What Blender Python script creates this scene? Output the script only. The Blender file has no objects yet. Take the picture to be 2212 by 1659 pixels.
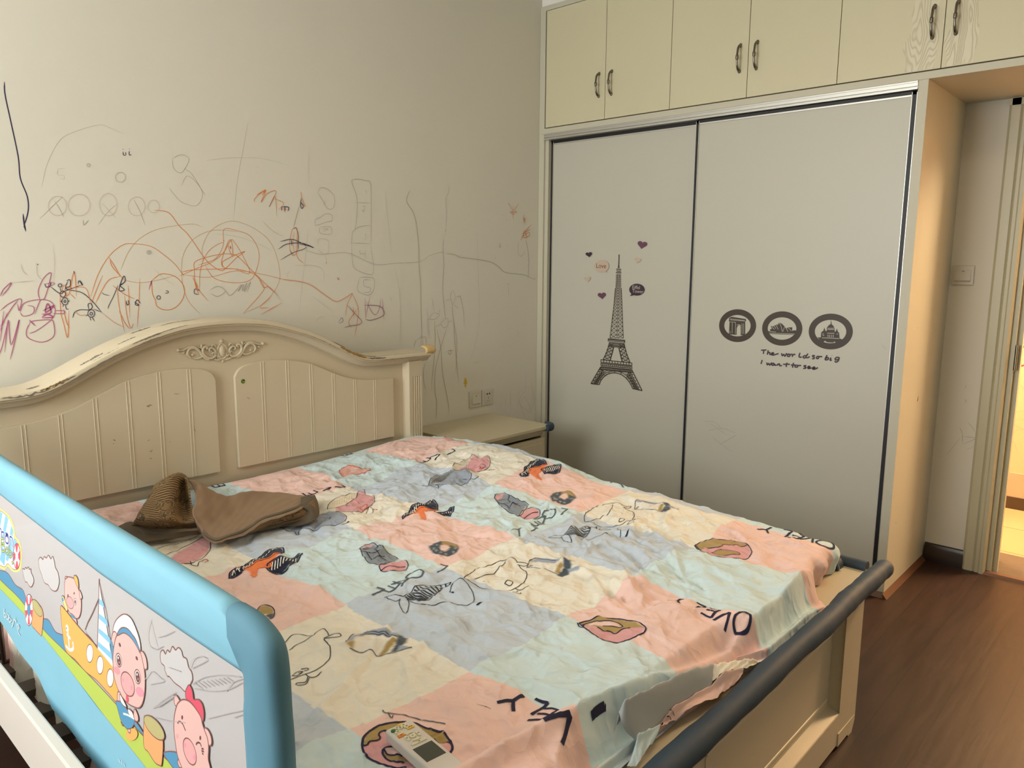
import bpy, bmesh, math, random
import numpy as np
from mathutils import Vector, Matrix
C = bpy.context.scene.collection
# ------------------------------------------------------------------ camera
CAM = np.array([-1.2903, -2.7906, 1.3635]); FPX = 1631.67
Rv = np.array([0.67498833, -0.73779378, 0.00714817])
Uv = np.array([0.10955509, 0.10980043, 0.98789754])
Fv = np.array([0.72964953, 0.66603619, -0.15494308])
cd = bpy.data.cameras.new('camera'); co = bpy.data.objects.new('camera', cd); C.objects.link(co)
cd.sensor_fit = 'HORIZONTAL'; cd.sensor_width = 36; cd.lens = FPX / 2212 * 36; cd.clip_start = .02
M = Matrix(((Rv[0], Uv[0], -Fv[0], CAM[0]), (Rv[1], Uv[1], -Fv[1], CAM[1]), (Rv[2], Uv[2], -Fv[2], CAM[2]), (0, 0, 0, 1)))
co.matrix_world = M
bpy.context.scene.camera = co
# ------------------------------------------------------------------ light and exposure
vs = bpy.context.scene.view_settings
vs.view_transform = 'Standard'; vs.look = 'None'; vs.gamma = 1; vs.exposure = 0.0
try: vs.use_curve_mapping = False
except Exception: pass
w = bpy.data.worlds.new('sky'); bpy.context.scene.world = w; w.use_nodes = True
w.node_tree.nodes['Background'].inputs[0].default_value = (.80, .90, 1, 1)
w.node_tree.nodes['Background'].inputs[1].default_value = 2.7
def area(name, loc, target, sx, sy, power, col, spread=math.pi):
    l = bpy.data.lights.new(name, 'AREA'); l.shape = 'RECTANGLE'; l.size = sx; l.size_y = sy; l.energy = power; l.color = col; l.spread = spread
    o = bpy.data.objects.new(name, l); C.objects.link(o); o.location = loc
    o.rotation_euler = (Vector(target) - Vector(loc)).to_track_quat('-Z', 'Y').to_euler(); return o
WX = -2.70                                             # the window wall
area('daylight_window', (WX - .12, -1.0, 1.66), (0, -1.1, 1.2), 1.45, 1.6, 82, (.985, .985, .94))
area('hall_lamp', (3.40, -2.90, 2.35), (3.3, -2.6, 0), .45, .45, 104, (1, .70, .40))
area('hall_fill', (3.25, -1.55, 2.4), (3.5, -1.9, .8), .4, .4, 62, (1, .66, .36))  # added unseen fill, brightens the hall wall and floor
area('warm_fill', (.2, -2.2, 2.74), (.2, -2.2, 0), .5, .5, 9, (1, .78, .48))  # added warm fill for the room, no fitting behind it

# ------------------------------------------------------------------ pixel helpers: a pixel of the photo on a plane of the room
def on(u, v, ax, val):
    d = Fv + Rv * (u - 1106) / FPX - Uv * (v - 829.5) / FPX
    return CAM + d * (val - CAM[ax]) / d[ax]
def cr(pts, n=6, closed=False):                        # Catmull-Rom through the points
    P = np.array(pts, float)
    if len(P) < 3: return np.array([P[0] + (P[1] - P[0]) * t for t in np.linspace(0, 1, n + 1)])
    if closed: Q = np.vstack([P[-1], P, P[0], P[1]])
    else: Q = np.vstack([2 * P[0] - P[1], P, 2 * P[-1] - P[-2]])
    o = []
    for i in range(1, len(Q) - 2):
        a, b, c, d = Q[i - 1], Q[i], Q[i + 1], Q[i + 2]
        for k in range(n):
            t = k / n
            o.append(.5 * (2 * b + (c - a) * t + (2 * a - 5 * b + 4 * c - d) * t * t + (3 * b - a - 3 * c + d) * t ** 3))
    o.append(Q[-2] if not closed else o[0])
    return np.array(o)
def S(s): return [tuple(float(q) for q in p.split(',')) for p in s.split()]
def ell(cx, cy, rx, ry, n=28, rot=0):
    return [(cx + rx * math.cos(a) * math.cos(rot) - ry * math.sin(a) * math.sin(rot), cy + rx * math.cos(a) * math.sin(rot) + ry * math.sin(a) * math.cos(rot)) for a in np.linspace(0, 2 * math.pi, n, endpoint=False)]

# ------------------------------------------------------------------ materials
MT = {}
def mat(name, col, rough=.6, metal=0, bump=0, bscale=60, var=0, vscale=4, spec=.5, emit=0):
    if name in MT: return MT[name]
    m = bpy.data.materials.new(name); m.use_nodes = True; nt = m.node_tree; b = nt.nodes['Principled BSDF']
    b.inputs['Base Color'].default_value = (*col, 1); b.inputs['Roughness'].default_value = rough
    b.inputs['Metallic'].default_value = metal; b.inputs['Specular IOR Level'].default_value = spec
    tc = nt.nodes.new('ShaderNodeTexCoord')
    if var:
        n = nt.nodes.new('ShaderNodeTexNoise'); n.inputs['Scale'].default_value = vscale; n.inputs['Detail'].default_value = 5
        nt.links.new(tc.outputs['Object'], n.inputs['Vector'])
        r = nt.nodes.new('ShaderNodeMix'); r.data_type = 'RGBA'
        r.inputs[6].default_value = (*[c * (1 - var) for c in col], 1); r.inputs[7].default_value = (*[min(1, c * (1 + var)) for c in col], 1)
        nt.links.new(n.outputs[0], r.inputs[0]); nt.links.new(r.outputs[2], b.inputs['Base Color'])
    if bump:
        n = nt.nodes.new('ShaderNodeTexNoise'); n.inputs['Scale'].default_value = bscale; n.inputs['Detail'].default_value = 4
        nt.links.new(tc.outputs['Object'], n.inputs['Vector'])
        bp = nt.nodes.new('ShaderNodeBump'); bp.inputs['Strength'].default_value = 1; bp.inputs['Distance'].default_value = bump
        nt.links.new(n.outputs[0], bp.inputs['Height']); nt.links.new(bp.outputs[0], b.inputs['Normal'])
    MT[name] = m; return m
WALLC = (.73, .70, .61)
plaster = mat('wall_plaster', WALLC, .75, bump=.0012, bscale=14, var=.03, vscale=1.5)
ceil_m = mat('ceiling_paint', (.82, .80, .74), .9)
cream = mat('cream_lacquer', (.66, .57, .42), .38, bump=.0002, bscale=30, var=.03, vscale=6)
bedpaint = mat('bed_cream_paint', (.61, .53, .38), .42, var=.03, vscale=5)
cab = mat('cabinet_cream_laminate', (.63, .58, .40), .42, var=.03, vscale=2)
edge = mat('cabinet_edge', (.56, .53, .42), .5)
gap = mat('dark_gap', (.07, .05, .03), .8)
doorm = mat('sliding_door_laminate', (.53, .515, .44), .42, var=.02, vscale=2)
alu = mat('brushed_aluminium', (.60, .59, .55), .38, metal=.75)
black = mat('black_rubber', (.008, .008, .010), .5)
foam = mat('slate_blue_foam', (.026, .048, .075), .62, bump=.0008, bscale=25, var=.15, vscale=9)
steel = mat('dark_pewter', (.20, .18, .15), .28, metal=1)
white_pl = mat('white_plastic', (.62, .58, .49), .35)
slot = mat('black_slot', (.01, .01, .01), .6)

# ------------------------------------------------------------------ mesh builder
class MB:
    def __init__(s): s.v = []; s.f = []; s.m = []; s.uv = {}
    def add(s, vs, fs, m=0):
        o = len(s.v); s.v += [tuple(map(float, q)) for q in vs]
        for f in fs: s.f.append([i + o for i in f]); s.m.append(m)
        return s
    def box(s, x0, x1, y0, y1, z0, z1, m=0):
        x0, x1 = sorted((x0, x1)); y0, y1 = sorted((y0, y1)); z0, z1 = sorted((z0, z1))
        v = [(x, y, z) for z in (z0, z1) for y in (y0, y1) for x in (x0, x1)]
        return s.add(v, [(0, 2, 3, 1), (4, 5, 7, 6), (0, 1, 5, 4), (2, 6, 7, 3), (0, 4, 6, 2), (1, 3, 7, 5)], m)
    def prism(s, poly, ax, a0, a1, m=0):               # polygon in the two other axes, extruded along ax
        n = len(poly); v = []
        for a in (a0, a1):
            for p in poly:
                q = list(p); q.insert(ax, a); v.append(q)
        fs = [list(range(n))[::-1], list(range(n, 2 * n))] + [(i, (i + 1) % n, n + (i + 1) % n, n + i) for i in range(n)]
        return s.add(v, fs, m)
    def grid(s, P, m=0, close_u=False, close_v=False, flip=False):
        P = np.asarray(P); a, b = P.shape[:2]; fs = []
        for i in range(a if close_u else a - 1):
            for j in range(b if close_v else b - 1):
                q = (i * b + j, ((i + 1) % a) * b + j, ((i + 1) % a) * b + (j + 1) % b, i * b + (j + 1) % b)
                fs.append(q[::-1] if flip else q)
        return s.add(P.reshape(-1, 3), fs, m)
    def tube(s, path, r, n=14, m=0, cap=True):
        P = np.array(path, float); k = len(P); r = np.full(k, r) if np.isscalar(r) else np.array(r)
        T = np.gradient(P, axis=0); T /= np.linalg.norm(T, axis=1)[:, None] + 1e-12
        up = np.array([0, 0, 1.]) if abs(T[0][2]) < .9 else np.array([1., 0, 0])
        rings = []
        for i in range(k):
            a = np.cross(T[i], up); a /= np.linalg.norm(a) + 1e-12; b = np.cross(a, T[i]); up = b
            rings.append([P[i] + r[i] * (a * math.cos(t) + b * math.sin(t)) for t in np.linspace(0, 2 * math.pi, n, endpoint=False)])
        o = len(s.v); s.grid(rings, m, close_v=True)
        if cap: s.f.append([o + i for i in range(n)]); s.m.append(m); s.f.append([o + (k - 1) * n + i for i in range(n)][::-1]); s.m.append(m)
        return s
    def ball(s, c, r, m=0, n=10):
        R = r if hasattr(r, '__len__') else (r, r, r)
        P = [[(c[0] + R[0] * math.sin(a) * math.cos(b), c[1] + R[1] * math.sin(a) * math.sin(b), c[2] + R[2] * math.cos(a)) for b in np.linspace(0, 2 * math.pi, 2 * n, endpoint=False)] for a in np.linspace(.001, math.pi - .001, n)]
        return s.grid(P, m, close_v=True)
    def build(s, name, mats, parent=None, smooth=None, bevel=0, seg=2, fixn=True):
        me = bpy.data.meshes.new(name); me.from_pydata(s.v, [], s.f)
        for m in (mats if isinstance(mats, (list, tuple)) else [mats]): me.materials.append(m)
        me.polygons.foreach_set('material_index', s.m); me.update()
        if fixn:
            bm = bmesh.new(); bm.from_mesh(me); bmesh.ops.recalc_face_normals(bm, faces=bm.faces); bm.to_mesh(me); bm.free()
        if smooth is not None:
            me.polygons.foreach_set('use_smooth', [True] * len(me.polygons)); me.set_sharp_from_angle(angle=math.radians(smooth))
        o = bpy.data.objects.new(name, me); C.objects.link(o)
        if parent is not None:
            o.parent = parent
            if parent.type == 'EMPTY': o.location = -Vector(parent.location)
        if bevel:
            b = o.modifiers.new('bevel', 'BEVEL'); b.width = bevel; b.segments = seg; b.limit_method = 'ANGLE'; b.angle_limit = math.radians(35)
        return o
def thing(name, label, cat, loc, group=None):
    o = bpy.data.objects.new(name, None); C.objects.link(o); o.location = loc; o.empty_display_size = .1
    o['label'] = label; o['category'] = cat
    if group: o['group'] = group
    return o
def tag(o, label, cat=None, group=None):
    o['label'] = label
    if cat: o['category'] = cat
    if group: o['group'] = group
    return o
def struct(o): o['kind'] = 'structure'; return o

# flat print on a plane of constant axis value (ax), lifted towards the room by tiny steps
class Print:
    def __init__(s, mb, ax, val, sgn, base=None, tf=(1, 0, 0)):
        s.mb, s.ax, s.val, s.sgn = mb, ax, val, sgn; s.k = 0; s.tf = tf; s.nm = np.zeros(3); s.nm[ax] = sgn
    def P(s, pts):
        sc, ox, oy = s.tf
        return np.array([on(ox + x / sc, oy + y / sc, s.ax, s.val) for x, y in pts])
    def lift(s): s.k += 1; return s.nm * (.0003 + .000012 * s.k)
    def poly(s, pts, m, smooth=0):
        if smooth: pts = [tuple(q) for q in cr(pts, smooth, True)[:-1]]
        p = s.P(pts) + s.lift(); s.mb.add(p, [list(range(len(p)))], m)
    def line(s, pts, m, wd=.002, n=5, closed=False, taper=False):
        if isinstance(pts, str): pts = S(pts)
        q = cr(pts, n, closed); p = s.P(q); off = s.lift()
        T = np.gradient(p, axis=0)
        if closed: T[0] = T[-1] = p[1] - p[-2]
        T /= np.linalg.norm(T, axis=1)[:, None] + 1e-12
        N = np.cross(T, s.nm); k = len(p)
        ws = np.full(k, wd / 2)
        if taper: ws = ws * np.clip(np.minimum(np.arange(k) + 1, k - np.arange(k)) / 3, .35, 1)
        V = np.stack([p - N * ws[:, None] + off, p + N * ws[:, None] + off], 1)
        s.mb.grid(V, m)
# ================================================================== THE ROOM
H = 2.80; XR = 2.5695; YF = -4.3; DY0, DY1, DZ = -2.185, -3.0, 2.05
# doodle inks
def ink(n, c): return mat('ink_' + n, c, .6)
INK = {'K': ink('navy', (.03, .025, .07)), 'O': ink('orange', (.74, .22, .04)), 'o': ink('pale_orange', (.62, .36, .16)), 'B': ink('brown', (.30, .17, .09)),
       'M': ink('magenta', (.45, .09, .24)), 'V': ink('violet', (.26, .08, .17)), 'P': ink('pencil', (.36, .335, .29)), 'p': ink('faint_pencil', (.52, .485, .415)),
       'L': ink('faint_brown', (.55, .45, .35)), 'G': ink('yellow_chalk', (.58, .53, .30)), 'R': ink('red', (.55, .08, .05))}
IK = list(INK); wm = [plaster] + [INK[k] for k in IK]
wb = MB().box(WX, XR, 0, .12, 0, H)
pr = Print(wb, 1, 0, -1)
A_ = """K4:24,68 28,140 60,290 100,480 112,600 150,700 155,780 130,870|K5:127,795 133,850 142,893|K3:678,452 680,470 692,474|K3:692,455 694,474|K3:712,448 712,470 725,470|K3:677,438 678,442|K3:712,436 713,440
L1:230,645 260,520 330,390 420,340 550,305 600,320 680,355|L1:318,548 360,545|L1:318,548 318,580 350,585 352,605 325,598
P1.5:950,490 1000,470 1042,495 1010,560 985,568 955,540 950,490|P1.5:1015,545 1060,580 1115,670 1132,690|P1.2:1000,640 1030,588 1080,620 1115,680 1100,735 1065,752 1000,730 960,690 932,652
p1.2:1367,290 1340,440 1310,600 1285,830|p1.2:1135,502 1250,488 1350,487 1450,492 1600,530|P1.5:220,822 345,700|P1.5:300,725 335,780 350,815|p1.5:540,858 590,790 650,735|p1.5:562,738 640,820|P1.5:738,720 770,780 800,860|P2:458,828 462,858 488,830
O2.5:850,775 930,790 985,860 1040,915 1120,1030 1160,1075 1215,1108 1245,1095 1300,1040 1348,1003 1240,1050 1225,1075 1240,1095 1290,1098|o1.5:665,1105 700,1020 760,940 870,880 1050,852 1112,868
o1.6:1310,895 1220,885 1140,895 1060,940 1010,1020 1000,1110 1010,1200 1040,1280 1105,1350|o1.6:1120,1060 1115,980 1160,890 1250,840 1330,845 1430,895 1500,970 1540,1100 1530,1190 1450,1290 1340,1345
O2:1130,1080 1180,1150 1280,1175 1380,1160 1420,1080 1425,1000 1380,920 1310,890 1235,880 1232,960|O2.5:1230,935 1235,950|O2.2:1145,1275 1080,1190 1070,1100 1075,1060 1140,1035 1220,1018 1290,1020 1320,1040 1370,1090 1440,1160 1530,1245
O2.2:1000,1118 1060,1105 1200,1100 1300,1100 1380,1120 1420,1145 1455,1200 1435,1240 1340,1345|O2:985,1140 1100,1090 1170,1060 1230,1010 1270,945 1290,950 1345,1040 1375,1125 1290,1098|O2.4:1225,1090 1222,1050 1255,955 1275,945 1283,1030 1265,1000 1258,970|R5:1268,972 1272,990|O1.8:1100,1230 1105,1100 1150,1000 1230,955 1190,1040 1090,1080
O2:500,1250 540,1130 600,1030 670,970 730,960 830,975 900,1020 960,1070 1000,1120 1015,1140|O1.6:1000,1130 1150,1145 1300,1110 1450,1130 1600,1168|o1.6:680,1160 760,1175 850,1165 970,1135
O2.6:835,1165 880,1130 920,1128 970,1145 1010,1190 1015,1240 990,1290 950,1320 905,1325 865,1305 855,1270 840,1235 835,1165|K2.5:912,1220 925,1222 925,1232 908,1232|M3:820,1215 835,1165 832,1190
O2.4:600,1035 640,1100 660,1140|O2.4:660,1140 600,1160 560,1220 525,1290|O2.4:605,1040 620,1090 690,1165|O2.4:620,1190 680,1235 740,1265|O2.2:565,1135 525,1230 500,1300|O2.2:645,1190 655,1300 685,1445|O2.2:685,1240 700,1360 720,1425 735,1400|O2.2:770,1150 765,1290 755,1420|O2.2:655,1330 690,1400 715,1430|O2:705,1190 710,1250 715,1370
K3:665,1190 690,1165 680,1140 655,1215 685,1215 660,1190 680,1180|K2.2:595,1320 600,1300 625,1250 650,1190|K3:695,1275 700,1298 710,1290 705,1270|K3:740,1280 765,1300 745,1295 755,1270 775,1290|K2:560,1230 575,1240 605,1247
K2.6:245,1180 255,1200 275,1195 280,1170|K2.6:275,1195 330,1235 360,1220 455,1185|K2.6:430,1185 435,1165 455,1190 440,1160|K2.6:365,1165 385,1160 385,1195 370,1200 355,1215|K2.6:375,1165 360,1200 380,1215 450,1230 510,1280 560,1340|K2.6:400,1370 410,1340 440,1325 490,1325 508,1310 500,1290 485,1295 490,1325|K2.4:360,1295 365,1320 378,1320|K2.4:505,1360 520,1388|K2.4:515,1320 558,1338|K2.4:470,1360 485,1350|K2.4:328,1278 345,1278|K2.4:330,1200 335,1225|K2.4:385,1275 372,1278|K2.4:495,1365 500,1385|K2.4:350,1295 345,1310
O2.4:350,1250 380,1235 400,1135 413,1135 420,1250|O2:385,1235 415,1265|O2.4:330,1240 335,1340 350,1400 373,1478 378,1330|O2.6:350,1320 365,1390 382,1425|O2:385,1205 470,1205 500,1290|o2.4:410,1330 440,1355 475,1350|O1.5:560,1340 630,1395 685,1420|O2:340,1225 350,1190 390,1215
M2.4:220,1275 210,1220 240,1150 280,1120 270,1180 245,1260 220,1275 190,1350|M2.4:110,1340 130,1290 200,1270 270,1275 300,1310 300,1350 270,1390 200,1440 160,1455|M2.4:110,1340 130,1360 180,1345 185,1310 150,1300|M4:235,1330 300,1300 250,1340 262,1290 280,1340 230,1350|M2.6:300,1330 350,1330 350,1345 290,1345|M4:230,1365 260,1350 290,1365 230,1370|M4:160,1380 195,1415|M2.6:165,1395 145,1440 155,1480 230,1503 295,1470 295,1400 275,1380 190,1385 160,1395|M2:240,1185 290,1175 295,1185 250,1200
M2.6:0,1250 20,1210 60,1175 50,1200 10,1250|M2.4:0,1330 50,1290 115,1265 105,1330 95,1290|M2.6:20,1330 0,1500|M2.6:0,1420 60,1320 100,1270|M2.6:25,1560 45,1380 60,1520 105,1380 80,1500 55,1600|M2.6:0,1440 40,1340|M2.4:-20,1600 10,1530 40,1400
p1.5:200,1065 205,1130 230,1160|p1.5:60,1175 190,1165|p1.5:115,1070 125,1110 150,1135|P1.6:1155,1215 1200,1195 1240,1220 1200,1250 1160,1235|P1.8:1240,1220 1270,1245 1330,1185 1310,1225 1340,1185 1335,1220 1360,1175 1345,1225 1380,1170 1360,1230
K2.5:1085,1205 1070,1215 1072,1235 1095,1240|K2.5:1078,1215 1100,1215|O3.5:1060,1145 1090,1200|O3:1070,1160 1080,1200 1095,1240|p1:290,960 300,1060 292,1180|p1:850,1100 900,1150 960,1190|K3:204,1072 209,1078|K3:405,1110 410,1126|G1.4:1445,835 1490,880 1560,925|P2:1416,536 1420,540|P1.6:1413,566 1416,570|p1:1180,905 1300,920 1420,960 1500,1000"""
B_ = """O2:135,240 140,215 205,165 175,240 210,190 265,175 225,268 260,205 270,325|O1.8:255,220 310,245 280,285|O3:150,195 200,170 180,200|K3:300,265 298,292|K3:298,268 340,270 335,295|K3:317,262 317,300|R5:310,280 325,284
K3:415,215 412,260 420,278 428,260 410,240|O2.4:413,175 420,220 438,262 420,258|B1.5:408,250 385,330 370,395|O2:370,395 385,395 395,440 395,520 370,560 350,530 345,480 360,410 370,395|O1.6:375,415 365,480 375,540|O1.8:390,420 390,560 430,605|B1.5:345,525 370,555|K1.8:370,400 385,393 398,440 396,500
K2.6:280,520 330,490 420,485 490,512 430,490 360,462 290,475|K2:290,585 370,540 430,520 445,500 400,490|K2.8:355,460 360,500|K2.8:395,480 398,520
P1.3:515,185 530,155 570,160 610,200 615,250 600,280 570,275 545,230 515,185|P1.2:555,235 550,260|P1.2:500,380 500,345 530,330 560,310 595,315 598,350 560,360 520,375 500,380|P1.2:525,390 590,388 592,430 530,425 525,390|P1.2:540,400 575,400 545,415|p1.2:515,500 520,460 575,470 575,540 545,550 515,520
P1.5:718,105 760,103 800,112 830,130 833,300 832,485|P1.5:718,105 720,130 745,200 750,290 737,400 722,420 714,500|P1.3:745,242 830,245|P1.3:735,402 770,385 828,378|P1.3:705,483 830,487|P1.3:715,500 722,600 740,640 820,672 845,660 845,600 828,490|P1.3:800,165 805,190|P1.3:780,268 792,262 792,280 780,294 795,292|p1.3:790,435 800,432 800,450 795,470|P1.3:765,525 768,548 800,545|P1.3:797,530 797,580|P1.5:765,688 820,688 850,700 850,760 820,795 780,785 750,760 765,688|P1.3:825,705 790,705 792,740 825,750 825,775 790,780
B1.7:1065,168 1048,210 1048,245 1085,300 1105,380 1117,500 1120,620 1130,750 1132,900 1137,1040|P1.3:1298,135 1295,180 1280,220 1284,300 1280,385|B1.5:1280,400 1275,420|B1.5:1267,460 1262,520 1268,620 1260,740 1268,850 1277,940|p1.2:918,175 925,280 940,400 952,535|p1.2:970,620 1000,760 1010,900 1005,1080|p1.2:1465,420 1470,560 1475,750 1480,900 1465,1050 1420,1200
p1.5:420,520 520,550 600,545 700,545 850,610 970,605 1120,595 1180,560 1240,540 1265,538|P1.7:1285,548 1330,552 1365,570 1420,575 1540,595 1595,625 1635,660 1740,672 1800,698 1820,695
O2:1680,258 1683,350|O3:1668,298 1700,298|O2:1650,248 1662,258 1675,285|O2:1712,245 1705,262 1692,285|O3:1665,292 1668,308|O3:1700,290 1703,308|O2:1655,240 1655,250|O3:1745,310 1750,375|O2.2:1735,330 1760,365|O2.2:1735,365 1762,330|O3:1725,470 1750,420 1790,372|O3:1735,430 1785,400|O3:1745,400 1745,450 1780,440|O3:1750,410 1765,460|O2.4:1740,445 1775,420 1780,450|V1.7:1755,460 1768,520 1775,600 1770,700|P1.4:1715,475 1710,520 1715,555 1735,560 1755,520|B1.5:1600,482 1598,505 1606,508 1606,485|O1.8:1648,495 1650,505|P1.3:1637,728 1668,730|P1.3:1652,730 1655,812
P1.3:1320,765 1305,800 1320,850 1335,805 1320,765|P1.3:1275,825 1310,822|B1.3:1338,808 1365,800 1370,820 1385,900 1388,985|B1.6:1315,850 1325,950 1345,1080 1338,1260|B1.4:1325,950 1335,1100 1355,1315|P1.3:1325,850 1355,875|P1.3:1195,805 1210,900|P1.3:1165,870 1185,1060|P1.3:1210,900 1185,920 1190,940 1220,935 1240,910 1210,900|P1.3:1240,905 1245,875|P1.3:1160,945 1190,935|P1.3:1165,945 1175,1050|B1.5:1210,950 1215,1100 1190,1370|P1.3:1270,940 1250,965 1265,990 1290,975 1290,935 1270,940|P1.3:1215,985 1250,968|P1.3:1290,955 1318,950|B1.6:1225,1000 1250,1120 1260,1260 1290,1420 1300,1490|B1.6:1285,990 1245,1120 1215,1250 1215,1380 1225,1430 1220,1530|B1.4:1160,1190 1145,1250 1148,1320 1160,1360
B1.3:1135,1035 1128,1045 1140,1052 1135,1035|B1.3:1100,1060 1088,1105|B1.3:1110,1060 1130,1045|B1.3:1140,1045 1160,1050 1160,1100|B1.3:1125,1100 1135,1050|B1.3:1140,1055 1140,1105|B1.8:1290,1130 1305,1125 1310,1140 1300,1150 1290,1130|B1.5:1305,1125 1325,1125
O2.2:280,697 450,725 550,790 620,832 680,810 720,785 690,850 680,920|O2.2:720,785 755,870 750,950 735,1040|O2.4:755,870 700,950 715,990|V2.2:690,855 740,910 775,950 760,970 700,980 672,990|O3:725,865 730,930|V1.8:637,962 655,930 665,950 640,965|M2.2:795,810 800,940|V2.4:800,940 830,945 890,925 912,900 880,860 790,855|M2:800,830 850,910 880,880 890,815|M2:825,800 800,930|M2.4:900,815 908,940
O2:160,690 190,750 220,745 275,798|O1.8:240,800 170,868 220,868|O2.2:300,840 175,910|O5:560,600 566,603|p1.2:375,618 500,620 550,660 545,720|p1.2:335,690 330,670 350,650|p1.2:455,400 435,600 400,900|P1.2:560,560 565,600|p1.2:480,800 610,900|p1.2:460,-100 460,140|p1.2:270,740 260,780 300,840|R4:630,690 640,705|p1.2:500,960 520,930 560,920
P1:1665,1345 1665,1500|p1:1720,1340 1700,1500|P1:1755,1250 1755,1350 1720,1420 1740,1500 1745,1520|P1:1790,1280 1795,1400 1770,1500|p1:1610,1400 1605,1480|P1:1735,1430 1750,1405 1775,1450 1790,1500|p1:1700,1400 1740,1350 1800,1350|P1:1710,1420 1730,1460 1790,1500|P1.2:1800,1350 1805,1430 1780,1500|p1:1640,1380 1630,1500|P1.2:1440,1200 1480,1195|P1.2:1620,1095 1628,1112|P1.4:945,805 955,830|P1.6:1000,888 1008,892|K2:1572,571 1574,574|K2:1615,312 1617,316|K2:1640,345 1643,347|G1.5:1700,1010 1715,1020 1705,1035 1718,1045"""
def strokes(pr, txt, inks, base=1, k=1.0):
    for it in txt.replace('\n', '|').split('|'):
        if not it.strip(): continue
        h, pts = it.split(':'); pr.line(pts, base + inks.index(h[0]), float(h[1:]) * .00075 * k, taper=True)
pr.tf = (2.5516, 0, 150); strokes(pr, A_, IK, k=1.2)
for cx, cy, rx, ry, k in ((486, 528, 8, 9, 'P'), (663, 594, 28, 27, 'P'), (315, 752, 50, 53, 'L'), (434, 747, 60, 60, 'L'), (595, 745, 48, 62, 'L'), (752, 755, 46, 52, 'L'), (845, 755, 32, 35, 'L'),
                          (873, 1257, 10, 10, 'K'), (330, 1190, 10, 9, 'K'), (347, 1238, 16, 18, 'O'), (345, 1238, 15, 17, 'K'), (357, 1278, 17, 20, 'K'), (502, 1345, 19, 21, 'K'), (502, 1346, 7, 8, 'K'), (357, 1278, 5, 7, 'K'), (820, 1008, 12, 11, 'P'), (820, 1008, 5, 5, 'P')):
    pr.line(ell(cx, cy, rx, ry, 12), 1 + IK.index(k), .0012 if k in 'LP' else .0022, 4, closed=True)
pr.tf = (2.7657, 500, 350); strokes(pr, B_, IK, k=1.35)
pr.line(ell(1683, 298, 11, 15, 10), 1 + IK.index('O'), .0014, 4, closed=True)
struct(wb.build('wall_back', wm, fixn=False))
# left wall with the window opening
wl = MB(); y0, y1, z0, z1 = -1.75, -.25, .85, 2.5
wl.box(WX - .2, WX, 0, y1, 0, H); wl.box(WX - .2, WX, y0, YF, 0, H); wl.box(WX - .2, WX, y1, y0, 0, z0); wl.box(WX - .2, WX, y1, y0, z1, H)
struct(wl.build('wall_left', plaster))
wf = MB()
for a, b in ((y0, y0 + .05), (y1 - .05, y1), (-1.075, -1.025)): wf.box(WX - .10, WX - .05, a, b, z0, z1)
wf.box(WX - .10, WX - .05, y0, y1, z0, z0 + .05); wf.box(WX - .10, WX - .05, y0, y1, z1 - .05, z1)
struct(wf.build('window_1', white_pl))
struct(MB().box(WX, XR, YF - .12, YF, 0, H).build('wall_front', plaster))
struct(MB().box(WX - .2, XR, YF, 0, H, H + .1).build('ceiling', ceil_m))
wr = MB().box(XR, XR + .2, 0, DY0, 0, H).box(XR, XR + .2, DY1, YF, 0, H).box(XR, XR + .2, DY0, DY1, DZ, H)
# pencil marks low on the wall beside the door
pr = Print(wr, 0, XR, -1, tf=(2.552, 1850, 700))
strokes(pr, "P2:568,568 582,600 585,660|P2:582,620 655,630 588,662|P2:612,540 640,570 652,595|p2:495,725 530,680 575,625|p2:605,690 635,682 650,665|P2:598,335 604,345 597,352|P2:596,412 606,425 596,436|K4:772,-8 774,-4", ['P', 'p', 'K'])
struct(wr.build('wall_right', [plaster, INK['P'], INK['p'], INK['K']], fixn=False))
struct(MB().box(1.985, XR, 0, -2.36, 2.724, H).build('trim_1', ceil_m))                    # plaster filler above the cabinets
# wood floor: boards along x
fm = bpy.data.materials.new('dark_red_brown_boards'); fm.use_nodes = True; nt = fm.node_tree; b = nt.nodes['Principled BSDF']
tc = nt.nodes.new('ShaderNodeTexCoord'); br = nt.nodes.new('ShaderNodeTexBrick'); br.inputs['Scale'].default_value = 1
br.inputs['Brick Width'].default_value = .91; br.inputs['Row Height'].default_value = .145; br.inputs['Mortar Size'].default_value = .0012; br.inputs['Mortar Smooth'].default_value = .3
br.inputs['Color1'].default_value = (.050, .019, .010, 1); br.inputs['Color2'].default_value = (.036, .014, .008, 1); br.inputs['Mortar'].default_value = (.008, .004, .003, 1); br.offset = .37
nt.links.new(tc.outputs['Object'], br.inputs['Vector'])
ns = nt.nodes.new('ShaderNodeTexNoise'); ns.inputs['Scale'].default_value = 3; ns.inputs['Detail'].default_value = 6
mp = nt.nodes.new('ShaderNodeMapping'); mp.inputs['Scale'].default_value = (1, 9, 1); nt.links.new(tc.outputs['Object'], mp.inputs['Vector']); nt.links.new(mp.outputs[0], ns.inputs['Vector'])
mx = nt.nodes.new('ShaderNodeMix'); mx.data_type = 'RGBA'; mx.blend_type = 'MULTIPLY'; mx.inputs[0].default_value = .5
nt.links.new(br.outputs[0], mx.inputs[6]); nt.links.new(ns.outputs[0], mx.inputs[7]); nt.links.new(mx.outputs[2], b.inputs['Base Color'])
mr = nt.nodes.new('ShaderNodeMapRange'); mr.inputs[3].default_value = .32; mr.inputs[4].default_value = .55; b.inputs['Specular IOR Level'].default_value = .35; nt.links.new(ns.outputs[0], mr.inputs[0]); nt.links.new(mr.outputs[0], b.inputs['Roughness'])
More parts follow.
